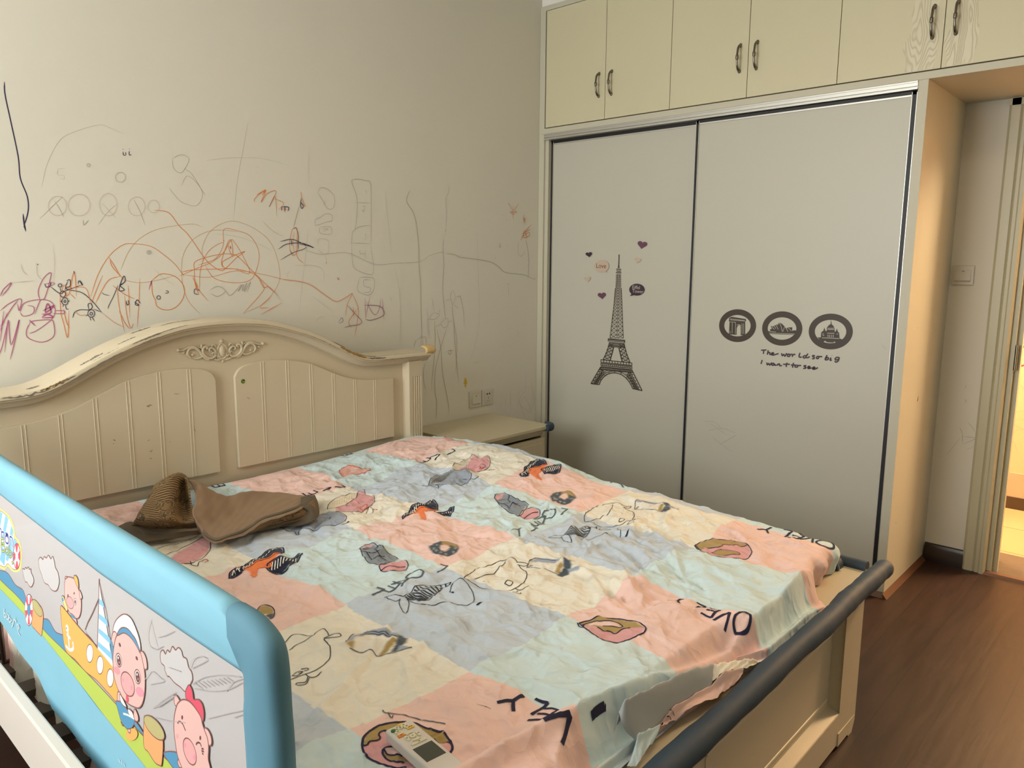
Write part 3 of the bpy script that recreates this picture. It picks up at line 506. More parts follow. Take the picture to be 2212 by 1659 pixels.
def patch(x0, x1, side, a, b, m, jag=.0018, n=26):     # worn place following the moulding; side 'f' fascia, 't' top ledge
    X = np.linspace(x0, x1, n); lo, hi = [], []
    for i, x in enumerate(X):
        s = math.sin(math.pi * i / (n - 1)) ** .4; mid = (a + b) / 2; w = (b - a) / 2 * s
        l_, h_ = mid - w + rnd.uniform(-jag, jag) * s, mid + w + rnd.uniform(-jag, jag) * s; z = top(x)
        sl = (top(x + .005) - top(x - .005)) / .01; nx, nz = -sl / math.hypot(1, sl), 1 / math.hypot(1, sl)
        for q, L_ in ((l_, lo), (h_, hi)):
            if side == 'f': L_.append((x + nx * q, -.2526, z + nz * q))
            else: L_.append((x + nx * .0014, q, z + nz * .0014))
    mo.grid(np.stack([lo, hi], 1), m)
for a in ((.47, .60, 'f', -.011, -.001, 1), (.60, .70, 'f', -.009, -.003, 2), (.44, .50, 't', -.250, -.232, 1), (.56, .66, 't', -.249, -.225, 1, .006), (.655, .90, 't', -.236, -.232, 2, .003), (.66, .88, 'f', -.0155, -.0135, 2, .0008),
          (.21, .33, 't', -.205, -.200, 2, .004), (.33, .47, 't', -.17, -.166, 2, .003), (.27, .31, 't', -.190, -.180, 2, .006), (.30, .53, 'f', -.0158, -.0142, 2, .0007), (.12, .47, 'f', -.0232, -.0222, 2, .0003), (-.70, -.50, 'f', -.010, -.005, 2, .004), (-.60, -.52, 'f', -.006, -.001, 1, .002), (-.50, -.36, 'f', -.0145, -.012, 2, .001),
          (-.47, -.40, 't', -.215, -.200, 2, .009), (-.62, -.585, 't', -.21, -.19, 2, .006), (-.35, -.29, 't', -.195, -.188, 2, .005), (-.28, -.21, 't', -.118, -.108, 2, .007), (-.19, -.05, 't', -.15, -.143, 2, .004), (-.33, -.23, 'f', -.006, -.002, 2, .0012), (-.30, -.08, 'f', -.0232, -.0222, 2, .0003), (-.7, -.3, 'f', -.0235, -.0224, 2, .0005), (-.55, -.35, 'f', -.0158, -.0142, 2, .0006), (-.27, -.14, 'f', -.003, -.001, 2, .0007), (-.31, -.24, 'f', -.0155, -.013, 2, .001), (-.445, -.36, 't', -.241, -.238, 2, .003)):
    patch(*a)
mo.build('top_moulding', [bedpaint, worn, chip], head, smooth=40, fixn=False)
# raised tongue-and-groove panels
PT = [(.037, .955), (.050, .976), (.072, .991), (.105, .999), (.14, 1.003), (.18, 1.0045), (.226, 1.002), (.29, .992), (.347, .978), (.40, .955), (.452, .931), (.50, .911), (.546, .897), (.59, .888), (.638, .882), (.70, .877), (.764, .875)]
for sg, gr in ((1, [.146, .25, .354, .4565, .561, .663]), (-1, [.132, .235, .336, .438, .540, .641])):
    pm = MB(); pts = [(sg * x, z) for x, z in cr(PT, 4)]; poly = pts + [(sg * .764, .616), (sg * .037, .616)]
    pm.prism(poly, 1, -.200, -.2155)
    for g in gr:
        zt = float(np.interp(g, [q[0] * sg for q in pts], [q[1] for q in pts])) - .001
        for q in (-.0052, .0052): pm.tube([(sg * g + q, -.2152, .618), (sg * g + q, -.2152, zt)], .0020, 6)
    if sg < 0:
        dp = Print(pm, 1, -.2155, -1, tf=(3.686, 0, 650))
        for q, wd_ in (('1165,835 1185,842 1190,830 1212,832', .004), ('1175,828 1180,845', .003), ('1175,1115 1190,1105', .003), ('1195,1252 1206,1256', .005), ('1545,1000 1545,1020 1560,1040', .002), ('1540,1095 1548,1085', .002), ('1348,1128 1360,1118', .002), ('1385,735 1405,742 1430,738', .002), ('900,1105 920,1112', .005), ('1185,1195 1205,1200 1210,1180', .0025), ('900,1140 908,1132', .003)): dp.line(q, 1, wd_, 3, taper=True)
    else:
        dp = Print(pm, 1, -.2155, -1, tf=(3.814, 380, 650)); dp.line('580,798 600,800 606,812', 1, .0022, 3, taper=True)
    ob = pm.build('raised_panel', [bedpaint, mat('olive_dent', (.26, .21, .12), .7)], head, bevel=.0025)
# carved ornament
om = MB(); oz = 1.058; oy = -.2005
def scroll(pts, r0=.0042, taper=True, sg=1):
    q = cr([(sg * x, oy - h, z) for x, z, h in pts], 5); n_ = len(q); r = [r0 * (.55 + .45 * math.sin(math.pi * min(1, (i + 1) / n_ * 1.1))) if taper else r0 for i in range(n_)]
    om.tube(q, r, 8)
for sg in (1, -1):
    c_ = lambda u, v, h=.003: (abs((u - 1050) / 10.05 / 513 * 1.0) * .82 + 0, 0, 0)
    def Q(s):                                          # crop coordinates of the right half, measured on the board
        out = []
        for u, v in S(s):
            p = on(380 + u / 10.05, 700 + v / 10.05, 1, -.205); out.append((p[0] - .002, p[2], .004))
        return out
    for s_, r_ in (('1170,620 1175,560 1230,490 1290,490 1300,540 1260,555', .0040), ('1165,470 1180,430 1230,430 1240,460', .0030), ('1180,660 1250,700 1340,680 1420,600 1440,520 1410,450 1350,440 1330,480 1370,490', .0052),
                   ('1240,590 1200,590 1190,640', .0032), ('1330,725 1400,680 1460,600 1510,500 1590,430 1680,430 1730,490 1730,560 1690,610', .0050), ('1480,560 1520,470 1600,400 1700,400 1800,440 1880,440', .0042),
                   ('1440,620 1500,650 1580,650 1650,620', .0036), ('1460,460 1450,400 1440,370', .0038), ('1480,440 1540,395', .0026), ('1740,500 1760,560', .0026), ('1790,480 1820,500 1850,480', .0028), ('1080,700 1130,690 1170,650', .003), ('1090,770 1150,760 1220,730', .003)): scroll(Q(s_), r_, True, sg)
    for u, v, r_ in ((1900, 425, .0066), (1640, 565, .0045), (1230, 600, .0038), (1350, 470, .0042), (1500, 655, .0035), (1190, 735, .003), (1130, 760, .003)):
        p = on(380 + u / 10.05, 700 + v / 10.05, 1, -.205); om.ball((sg * (p[0] - .002), oy - .002, p[2]), r_, 0, 7)
om.ball((0, oy, 1.052), (.013, .009, .021), 0, 10); om.ball((0, oy, 1.088), (.008, .006, .007), 0, 7); om.ball((0, oy, 1.015), (.004, .005, .005), 0, 7)
for t in np.linspace(0, 2 * math.pi, 15): pass
om.tube([(.017 * math.sin(t), oy - .002, 1.052 + .028 * math.cos(t)) for t in np.linspace(0, 2 * math.pi, 25)], .0028, 7)
om.prism([(-.03, 1.05), (-.015, 1.08), (0, 1.092), (.015, 1.08), (.03, 1.05), (.02, 1.025), (0, 1.014), (-.02, 1.025)], 1, oy + .001, oy - .002)
om.build('carved_ornament', bedpaint, head, smooth=60)
for sg in (1, -1):
    po = MB(); a, b = sg * .828, sg * .914
    po.prism([(a, -.200), (sg * .840, -.232), (sg * .858, -.232)] + [q for k in range(4) for q in ((sg * (.8595 + k * .0125), -.232), (sg * (.8620 + k * .0125), -.2275), (sg * (.8660 + k * .0125), -.2275), (sg * (.8690 + k * .0125), -.232))][:] + [(b, -.232), (b, -.095), (a, -.095)], 2, .03, .872)
    po.prism([(a, -.200), (sg * .840, -.232), (b, -.232), (b, -.095), (a, -.095)], 2, .872, .942)
    po.build('fluted_post', bedpaint, head)
# stickers and foam fixed on the headboard
sk = MB(); c_ = on(524.8, 823.8, 1, -.2155); sk.prism(ell(c_[0], c_[2], .0078, .0085, 20), 1, -.2156, -.2165); sk.prism([(c_[0] + .001, c_[2] + .001), (c_[0] + .007, c_[2] + .001), (c_[0] + .006, c_[2] + .006), (c_[0] + .001, c_[2] + .008)], 1, -.2166, -.2169, 1); sk.prism([(c_[0] + .001, c_[2] - .001), (c_[0] + .0075, c_[2] + .0002), (c_[0] + .007, c_[2] - .002), (c_[0] + .001, c_[2] - .003)], 1, -.2166, -.2169, 2)
sk.prism([(c_[0] - .007, c_[2] - .001), (c_[0] - .002, c_[2] - .001), (c_[0] - .002, c_[2] - .002)], 1, -.2166, -.2169, 1)
tag(sk.build('round_sticker', [mat('sticker_green', (.10, .20, .02), .4), mat('sticker_dark', (.01, .02, .05), .4), mat('sticker_yellow', (.6, .5, .03), .4)], head), 'round green sticker')
yf = mat('tan_foam', (.62, .43, .19), .7, bump=.0006, bscale=40)
fb = MB(); R_ = []
for x in np.linspace(.918, .978, 9):
    e = 1 if .922 < x < .975 else .85
    R_.append([(x, -.225 - .036 * e * math.sin(t) * .95, .988 + .0195 * e * math.cos(t) - (.003 if math.cos(t) < 0 else 0)) for t in np.linspace(-.2, math.pi + .1, 12)])
R_ = np.array(R_); fb.grid(R_); o = fb.build('foam_corner', yf, head, smooth=50); sm = o.modifiers.new('s', 'SOLIDIFY'); sm.thickness = .007; o['label'] = 'tan foam corner cover'
# footboard
ft = MB(); YF_ = -2.150
ft.box(-.93, .93, -2.072, -2.116, .012, .445)                                   # inset board
ft.box(-.93, .93, -2.072, YF_, .405, .440)                                     # top rail under the cap
ft.prism([(-2.072, .012), (YF_, .012), (YF_, .112), (-2.116, .122), (-2.072, .122)], 0, -.93, .93)
foot = ft.build('footboard', bedpaint, bed, bevel=.003)
MB().prism([(-2.045, .446), (-2.045, .490), (-2.172, .490), (-2.178, .486), (-2.178, .458), (-2.168, .445), (-2.155, .440)], 0, -.972, .972).build('cap_shelf', bedpaint, foot, bevel=.003)
for sg in (1, -1):
    f = MB(); f.prism([(sg * .808, YF_ + .001), (sg * .801, YF_ - .0), (sg * .936, YF_ - .003), (sg * .936, -2.07), (sg * .800, -2.07)], 2, .05, .440)
    f.prism([(sg * .936, .05), (sg * .936, .034), (sg * .916, .0), (sg * .888, .0), (sg * .880, .010), (sg * .800, .010), (sg * .800, .05)], 1, YF_ - .003, -2.07)
    f.build('corner_post', bedpaint, foot, bevel=.004)
for sg in (1, -1):
    f = MB(); x0, x1 = sorted((sg * .062, sg * .782)); f.box(x0, x1, -2.116, -2.1185, .152, .346)
    for z in (.150, .348): f.tube([(x0, -2.117, z), (x1, -2.117, z)], .0052, 8)
    f.build('raised_field', bedpaint, foot, smooth=40)
# side rails and slats
railm = mat('white_rail_paint', (.66, .60, .54), .4)
for sg in (1, -1):
    MB().box(-.871 if sg < 0 else .900, -.895 if sg < 0 else .920, -.19, -2.071, .285, .420).build('side_rail', railm, bed, bevel=.004)
sw = mat('grey_brown_slat', (.09, .07, .055), .7)
for k in range(14): MB().box(-.868, .868, -.30 - k * .13, -.36 - k * .13, .298, .316).build('slat', sw, bed)
# foam tube along the footboard's outer edge and short pieces at its corner
tp = cr([(-.90, -2.184, 0.495), (-.30, -2.183, 0.496), (0, -2.185, 0.497), (.30, -2.182, 0.497), (.55, -2.185, 0.498), (.70, -2.181, 0.499), (.86, -2.184, 0.501), (.985, -2.188, 0.505)], 10)
q = MB(); rr = [.0265 + .0012 * math.sin(i * .55) + .0006 * math.sin(i * 1.7) for i in range(len(tp))]; rr[-1] *= .86; q.tube(tp, rr, 18)
o = q.build('foam_tube', foam, foot, smooth=60); o['label'] = 'long slate blue foam edge tube'
def foam_bit(a, b, r=.02):
    m = MB(); a, b = np.array(a), np.array(b); T = (b - a) / np.linalg.norm(b - a); N_ = np.cross(T, (0, 0, 1)); R_ = []
    for t in np.linspace(0, 1, 6): R_.append([a + (b - a) * t + N_ * r * math.cos(k) + np.array([0, 0, r * max(-.15, math.sin(k))]) for k in np.linspace(0, 2 * math.pi, 16, endpoint=False)])
    m.grid(R_, close_v=True); n_ = 16; m.f += [list(range(n_)), [5 * n_ + i for i in range(n_)][::-1]]; m.m += [0, 0]
    o = m.build('foam_piece', foam, foot, smooth=40); o['label'] = 'short slate blue foam piece'
foam_bit((.972, -2.062, .491), (.972, -2.142, .491), .022); foam_bit((.895, -2.056, .4915), (.943, -2.056, .4915), .030)

# mattress
tkm = mat('mattress_ticking', (.62, .58, .52), .8)
tag(MB().box(-.785, .880, -.255, -2.025, .318, .555).build('mattress', tkm, bevel=.03, seg=4), 'thick pale mattress under the printed sheet on the cream bed', 'mattress')

# ================================================================== THE SHEET
GS = .0037                                              # grid step of the cloth
XE0, XE1, YE = -.792, .906, -2.088
s_ = np.arange(-1.075, 1.09, GS); t_ = np.arange(-.232, -2.262, -GS)
Sg, Tg = np.meshgrid(s_, t_, indexing='ij')
def vnoise(X, Y, sc, seed):
    r = np.random.RandomState(seed); g = r.rand(96, 96) * 2 - 1; x = X / sc + 40.3; y = Y / sc + 45.7; i = np.floor(x).astype(int); j = np.floor(y).astype(int); a = x - i; b = y - j
    a = a * a * a * (a * (a * 6 - 15) + 10); b = b * b * b * (b * (b * 6 - 15) + 10); f = lambda p, q: g[p % 96, q % 96]
    return (f(i, j) * (1 - a) + f(i + 1, j) * a) * (1 - b) + (f(i, j + 1) * (1 - a) + f(i + 1, j + 1) * a) * b
wx = Sg + .03 * vnoise(Sg, Tg, .16, 1); wy = Tg + .03 * vnoise(Sg, Tg, .16, 2)
rid = lambda sc, sd, ax=1., ay=1., p=1.: (1 - np.abs(vnoise(wx * ax, wy * ay, sc, sd))) ** p
dens = np.clip(.68 + .45 * vnoise(Sg, Tg, .45, 11) + .35 * np.exp(-((Sg - .2) ** 2 + (Tg + 1.0) ** 2) / .5), .45, 1.1)
W_ = .006 * vnoise(Sg, Tg, .22, 3)
rw = np.random.RandomState(44)                          # crushed-paper facets: tent waves in many directions, each fading in and out
tri = lambda q: 2 * np.abs(2 * (q - np.floor(q + .5))) - 1
for k in range(20):
    th = rw.uniform(0, math.pi); Pd = [.26, .19, .14, .105, .08][k % 5] * rw.uniform(.85, 1.15); mk_ = np.clip(.25 + 1.1 * vnoise(Sg, Tg, .20 + .1 * rw.rand(), 50 + k), 0, 1)
    u_ = wx * math.cos(th) + wy * math.sin(th) + .35 * Pd * vnoise(Sg, Tg, Pd * 1.1, 80 + k)
    W_ = W_ + dens * mk_ * (.0030 + .023 * Pd) * tri(u_ / Pd + rw.rand())
# straight tent-like creases
def creases(n, seed, amp, wid, L0, L1, region=None, ang=None):
    r = np.random.RandomState(seed); out = np.zeros_like(Sg)
    for _ in range(n):
        if region: cx0, cy0 = r.uniform(region[0], region[1]), r.uniform(region[2], region[3])
        else: cx0, cy0 = r.uniform(-.95, .95), r.uniform(-2.15, -.24)
        th = r.uniform(0, math.pi) if ang is None else r.normal(ang[0], ang[1]); L = r.uniform(L0, L1); w0 = r.uniform(wid * .5, wid * 1.5); a_ = amp * r.uniform(.4, 1.2) * (1 if r.rand() < .7 else -.7)
        i0, i1 = np.searchsorted(s_, [cx0 - L, cx0 + L]); j0 = int((-.232 - (cy0 + L)) / GS); j1 = int((-.232 - (cy0 - L)) / GS); j0 = max(0, j0); j1 = min(len(t_), j1)
        if i1 <= i0 or j1 <= j0: continue
        X = Sg[i0:i1, j0:j1] - cx0; Y = Tg[i0:i1, j0:j1] - cy0; c, s = math.cos(th), math.sin(th); u = X * c + Y * s; v = -X * s + Y * c + .6 * r.uniform(-1, 1) * u * u / max(L, .01)
        e = np.clip(1 - np.abs(u) / L, 0, 1); side = np.where(v > 0, v, -v * r.uniform(.6, 2.2))
        out[i0:i1, j0:j1] += a_ * np.clip(1 - side / (w0 * (.35 + .65 * e)), 0, 1) ** 1.15 * e ** .6
    return out
W_ += creases(420, 21, .007, .018, .06, .20) + creases(600, 22, .0060, .010, .03, .10)
W_ += creases(1300, 26, .0048, .0065, .025, .09)
W_ += creases(60, 23, .013, .028, .12, .30, (.15, .85, -1.9, -1.2), (.95, .35)) + creases(28, 24, .013, .03, .15, .35, (-.5, .5, -2.0, -1.4), (2.6, .5))
W_ += creases(150, 25, .007, .016, .03, .10, (-.1, .6, -1.35, -.7))
W_ = W_ * .66 * (1 - .45 * np.clip((-1.98 - Tg) / .08, 0, 1)) * (1 - .4 * np.clip((Sg - .74) / .08, 0, 1))
base = .5825 + .006 * vnoise(Sg, Tg, .5, 9) - .010 * np.exp(-(Sg / .35) ** 2) * np.clip((Tg + .55) / .3, 0, 1) + np.interp(Tg, [-2.1, -1.9, -1.6, -1.25, -1.05, -.8, -.5, -.23], [-.008, .002, .010, .018, .052, .070, .050, .018]) * np.clip((Sg - .35) / .45, 0, 1) ** 1.3
def bend(d, r, a):                                     # distance past an edge -> (outward, down)
    L = r * math.pi / 2; d = np.maximum(d, 0); th = np.minimum(d, L) / r
    return r * np.sin(th) + a * np.maximum(d - L, 0), r * (1 - np.cos(th)) + np.maximum(d - L, 0)
ol, dl = bend(XE0 + .03 - Sg, .03, .05); orr, dr_ = bend(Sg - XE1 + .035, .035, 0.02)
wf_ = np.clip((Sg - .60) / .14, 0, 1); wf_ = wf_ * wf_ * (3 - 2 * wf_)
dd_ = YE + .03 - Tg
oA, dA = bend(dd_, .03, -.25); dA = np.minimum(dA, .090)
sh0 = .035 - .037 * np.clip((Sg + .42) / .08, 0, 1) * np.clip((.26 - Sg) / .08, 0, 1)
dq = np.maximum(dd_ - sh0, 0); ramp = np.clip(dq / .07, 0, 1); ramp = ramp * ramp * (3 - 2 * ramp)
oB = np.where(dd_ < sh0, np.maximum(dd_, 0), np.maximum(sh0, 0) + np.minimum(dq, .08) * .72 + np.maximum(dq - .08, 0) * .1); dB = .080 * ramp
lay = np.exp(-((Tg + 2.075 + .05 * np.sin(Sg * 3.2 + .6)) / .016) ** 2) * .030 + np.exp(-((Tg + 2.15 + .02 * np.sin(Sg * 4)) / .014) ** 2) * .020 + np.exp(-((Tg + 1.985 - .12 * np.clip(Sg + .1, -1, .7)) / .016) ** 2) * .008
lay *= np.clip((.62 - Sg) / .12, 0, 1)
o_y = oA * wf_ + oB * (1 - wf_); d_y = dA * wf_ + dB * (1 - wf_)
inX = (Sg >= XE0 + .03) & (Sg <= XE1 - .035)
Xs = np.where(Sg < XE0 + .03, XE0 + .03 - ol, np.where(Sg > XE1 - .035, XE1 - .035 + orr, Sg))
Ys = np.where(dd_ > 0, YE + .03 - o_y, Tg)
def drape(W_):
    Zs = base - dl - dr_ - d_y + lay * np.clip(dd_ / .12 + 1, 0, 1)
    damp = np.exp(-np.maximum(dl, 0) * 18) * np.exp(-np.maximum(dr_, 0) * 14); headend = np.clip((-.232 - Tg) / .05, .15, 1)
    fl = np.clip(d_y / .06, 0, 1)
    Zs = Zs + W_ * damp * (1 - .75 * fl) * headend - .002
    X2 = Xs - np.where(dl > .02, W_ * 1.0 + .006 * np.sin(Tg * 38), 0) + np.where(dr_ > .02, np.clip(W_, -.006, .006), 0)
    Y2 = Ys - np.where(dd_ > .0, W_ * wf_ + .008 * np.sin(Sg * 60) * wf_ * np.clip(dd_ / .05, 0, 1), 0)
    Zs = np.where((Y2 < -2.035) & (np.abs(X2) < .97), np.maximum(Zs, .4935 + .003 * W_ / .03), Zs)
    Y2 = np.where(Zs < .515, np.maximum(Y2, -2.157), Y2)
    Zs = np.where(dl > .2, Zs - .012 * np.sin(Tg * 9), Zs)
    flat = np.clip(1.25 - np.hypot((Sg + .25) / .40, (Tg + .66) / .26), 0, .25) * 4
    Zs = Zs * (1 - flat) + np.minimum(Zs, .581) * flat
    POS = np.stack([X2, Y2, Zs], -1)
    return POS
def blur(A, r):
    for ax in (0, 1):
        B = np.cumsum(np.pad(A, [(r + 1, r) if a == ax else (0, 0) for a in (0, 1)], mode='edge'), axis=ax)
        A = (np.take(B, range(2 * r + 1, B.shape[ax]), axis=ax) - np.take(B, range(0, B.shape[ax] - 2 * r - 1), axis=ax)) / (2 * r + 1)
    return A
POS = drape(W_); SOFT = drape(blur(W_, 9))
NX, NT = len(s_), len(t_)
# --- printed colours, painted in sheet space
PINK = (.84, .585, .53); CREAM = (.81, .77, .67); MINT = (.61, .74, .77); GREY = (.54, .61, .70)
ux = Sg + .012 * vnoise(Sg, Tg, .14, 31) + .02 * (Tg + 1.2) * 0; uy = Tg + .016 * vnoise(Sg, Tg, .13, 32)
ph = (ux + .02) / .585; fr = ph - np.floor(ph); row = np.floor((-uy - .20) / .40).astype(int)
colA = fr < .48
sm = lambda a, b, x: np.clip((x - a) / (b - a), 0, 1)
COL = np.zeros(Sg.shape + (3,))
od = (row % 2) != 0
for cond, c in ((colA & ~od, PINK), (colA & od, CREAM), (~colA & ~od, MINT), (~colA & od, GREY)): COL[cond] = c
COL[(Tg > -.262 + .012 * vnoise(Sg, Tg, .12, 34)) & (Sg > .42)] = MINT
COL = COL * (1 + .03 * vnoise(Sg, Tg, .03, 33))[..., None]
_d = SOFT - CAM; _z = _d @ Fv; QU = 1106 + FPX * (_d @ Rv) / _z; QV = 829.5 - FPX * (_d @ Uv) / _z
_cs = 5; _cu = QU[2::_cs, 2::_cs]; _cv = QV[2::_cs, 2::_cs]; _cz = _z[2::_cs, 2::_cs]
_pen = np.where((Sg > XE1 - .012) | (Sg < XE0 + .005), 1e9, 0)[2::_cs, 2::_cs]; _ilo, _ihi = np.searchsorted(s_, [XE0 + .005, XE1 - .008])
def hit(u, v):                                         # where the line of sight through a pixel of the photo meets the cloth
    D = (_cu - u) ** 2 + (_cv - v) ** 2 + _pen; k = np.unravel_index(D.argmin(), D.shape); i, j = k[0] * _cs + 2., k[1] * _cs + 2.
    for _ in range(6):
        a, b = int(min(max(i, 1), NX - 3)), int(min(max(j, 1), NT - 3)); fi, fj = i - a, j - b
        f = lambda A: A[a, b] * (1 - fi) * (1 - fj) + A[a + 1, b] * fi * (1 - fj) + A[a, b + 1] * (1 - fi) * fj + A[a + 1, b + 1] * fi * fj
        J = np.array([[QU[a + 1, b] - QU[a, b], QU[a, b + 1] - QU[a, b]], [QV[a + 1, b] - QV[a, b], QV[a, b + 1] - QV[a, b]]])
        try: st = np.linalg.solve(J, [u - f(QU), v - f(QV)])
        except Exception: break
        st = np.clip(st, -6, 6); i = min(max(i + st[0], _ilo), _ihi); j = min(max(j + st[1], 0), NT - 2)
    return s_[0] + i * GS, t_[0] - j * GS
def SP(sc, ox, oy, txt, z=.578):
    return np.array([hit(ox + u / sc, oy + v / sc) for u, v in (S(txt) if isinstance(txt, str) else txt)])
def inside(poly, X, Y):
    r = np.zeros(X.shape, bool); n_ = len(poly); j = n_ - 1
    for i in range(n_):
        xi, yi = poly[i]; xj, yj = poly[j]
        c = ((yi > Y) != (yj > Y)) & (X < (xj - xi) * (Y - yi) / (yj - yi + 1e-12) + xi); r ^= c; j = i
    return r
def fill(poly, c, a=1.0):
    poly = np.asarray(poly); i0, i1 = np.searchsorted(s_, [poly[:, 0].min() - .01, poly[:, 0].max() + .01])
    j0 = max(0, int((-.232 - poly[:, 1].max()) / GS) - 2); j1 = min(NT, int((-.232 - poly[:, 1].min()) / GS) + 3)
    if i1 <= i0 or j1 <= j0: return
    acc = 0
    for dx in (-.0015, .0015):
        for dy in (-.0015, .0015): acc = acc + inside(poly, Sg[i0:i1, j0:j1] + dx, Tg[i0:i1, j0:j1] + dy) / 4.
    acc = (acc * a)[..., None]; COL[i0:i1, j0:j1] = COL[i0:i1, j0:j1] * (1 - acc) + np.array(c) * acc
DEC = MB(); dk = [0]
def samp(p):
    a = np.clip((p[:, 0] - s_[0]) / GS, 0, NX - 1.001); b = np.clip((-.232 - p[:, 1]) / GS, 0, NT - 1.001); i = a.astype(int); j = b.astype(int); a = (a - i)[:, None]; b = (b - j)[:, None]
    P = (POS[i, j] * (1 - a) + POS[i + 1, j] * a) * (1 - b) + (POS[i, j + 1] * (1 - a) + POS[i + 1, j + 1] * a) * b
    du = POS[i + 1, j] - POS[i, j]; dv = POS[i, j + 1] - POS[i, j]; N = np.cross(dv, du); N /= np.linalg.norm(N, axis=1)[:, None] + 1e-12
    return P, N
def sline(p, m, wd=.0022, closed=False):
    q = cr(p, 6, closed); seg = np.linalg.norm(np.diff(q, axis=0), axis=1); L = np.concatenate([[0], np.cumsum(seg)])
    if L[-1] < .001: return
    n_ = max(3, int(L[-1] / .004)); tt = np.linspace(0, L[-1], n_); q = np.stack([np.interp(tt, L, q[:, 0]), np.interp(tt, L, q[:, 1])], 1)
    T = np.gradient(q, axis=0); T /= np.linalg.norm(T, axis=1)[:, None] + 1e-12; Nn_ = np.stack([-T[:, 1], T[:, 0]], 1) * wd / 2
    dk[0] += 1; cols = []
    nw = 3 if wd < .005 else 4
    for k in np.linspace(-1, 1, nw):
        P, N = samp(q + Nn_ * k); cols.append(P + N * (.0011 + .00001 * (dk[0] % 60)))
    DEC.grid(np.stack(cols, 1), m)
BLK, NAV, GRYI, REDI, SLATE, WHT, ORG = 1, 2, 3, 4, 5, 6, 7
F1 = (3.16, 600, 940); F2 = (2.949, 1200, 1000); F3 = (3.16, 600, 1250); F4 = (2.373, 0, 960); F5 = (6.506, 880, 820)
SLc = (.065, .085, .105); GOLD = (.40, .28, .10); ROSE = (.70, .36, .38); NAVc = (.012, .015, .04); ORc = (.85, .22, .07); WHc = (.80, .76, .68); GYB = (.33, .38, .47)
def put(F, fills=(), lines=()):
    for c, t in fills: fill(SP(*F, t), c)
    for it in lines: sline(SP(*F, it[1]), it[0], it[2] if len(it) > 2 else .0018)
# ring cakes
def donut(F, cx, cy, rx, ry, hx, hy):
    fill(SP(*F, ell(cx, cy, rx, ry, 24)), SLc); fill(SP(*F, [(cx - .1 * rx, cy - .98 * ry), (cx + .35 * rx, cy - .9 * ry), (cx + .85 * rx, cy - .5 * ry), (cx + .9 * rx, cy - .1 * ry), (cx + .55 * rx, cy - .25 * ry), (cx + .1 * rx, cy - .35 * ry), (cx - .15 * rx, cy - .5 * ry)]), GOLD)
    fill(SP(*F, ell(cx + .04 * rx, cy - .02 * ry, hx, hy, 14)), PINK)
    for a, b in ((-.7, -.1), (-.5, .45), (-.65, .3), (.1, .75), (.6, .5), (-.2, .7), (.75, .15), (-.45, -.5)): fill(SP(*F, ell(cx + a * rx, cy + b * ry, 4, 3, 8)), CREAM)
donut(F1, 1135, 772, 105, 48, 34, 23); donut(F1, 1948, 423, 90, 42, 30, 20)
put(F2, [(ROSE, '150,1015 200,1000 280,992 380,990 480,1005 575,1055 520,1105 450,1135 380,1143 300,1130 230,1090 180,1040'), (GOLD, '150,1015 200,1000 280,992 380,990 480,1005 575,1055 470,1052 430,1055 385,1085 350,1070 310,1070 265,1045 200,1025'), (PINK, '205,1015 330,1018 400,1022 425,1040 300,1040 215,1030')],
    [(NAV, '150,1015 200,1000 280,992 380,990 480,1005 575,1055 520,1105 450,1135 380,1143 300,1130 230,1090 180,1040 150,1015', .003), (NAV, '265,1045 310,1070 350,1070 385,1085 430,1055 475,1050', .0026), (NAV, '165,1025 210,1012 330,1018 400,1022 425,1042 300,1042', .002), (NAV, '140,1015 150,1035 175,1040 180,1018', .003)])
put(F2, [(ROSE, '890,520 950,495 1030,487 1150,500 1220,520 1250,555 1240,590 1190,608 1100,603 1000,590 940,565'), (GOLD, '890,520 950,495 1030,487 1150,500 1220,520 1180,530 1150,520 1120,528 1070,515 1050,542 960,545 910,545'), (GOLD, '990,565 1040,557 1120,562 1180,578 1140,588 1040,582')],
    [(NAV, '890,522 950,495 1030,487 1150,500 1220,520 1250,555 1240,590 1190,608 1100,603 1000,590 940,565 890,522', .0026), (NAV, '960,545 1050,542 1070,515 1120,528 1150,520 1180,530 1222,522', .0022), (NAV, '990,568 1040,557 1120,562 1175,578 1140,588 1040,582 990,568', .0018), (NAV, '885,525 905,545 930,550', .003)])
put(F3, [(ROSE, '575,1140 590,1080 640,1030 720,995 820,982 920,984 1010,1015 1080,1040 1140,1070 1180,1120 1192,1165 1165,1205 1080,1240 900,1292 800,1285 700,1260 610,1212 580,1165'), (GOLD, '575,1140 590,1080 640,1030 720,995 820,982 920,984 1010,1015 1080,1040 1140,1070 1180,1120 1190,1135 1160,1120 1110,1130 1080,1110 1060,1100 1040,1110 900,1060 760,1060 735,1040 700,1045 690,1070 700,1095 670,1110 630,1115 610,1140'), (PINK, '715,1160 740,1145 800,1140 880,1180 860,1200 780,1195'), (GOLD, '720,1165 740,1190 790,1200 850,1215 900,1240 860,1250 800,1245 740,1220 718,1190')],
    [(NAV, '575,1140 590,1080 640,1030 720,995 820,982 920,984 1010,1015 1080,1040 1140,1070 1180,1120 1192,1165 1170,1200', .0042), (NAV, '575,1140 582,1170 610,1212 700,1260 800,1285 880,1290', .0036), (NAV, '578,1140 610,1140 630,1115 670,1110 700,1095 690,1070 700,1045 735,1040 755,1062', .003), (NAV, '1045,1105 1060,1098 1080,1110 1110,1130 1160,1120 1190,1135', .003), (NAV, '860,1255 790,1245 740,1220 716,1185 722,1160 745,1146 790,1142', .003), (NAV, '725,1165 745,1192 800,1202 850,1212', .0026)])
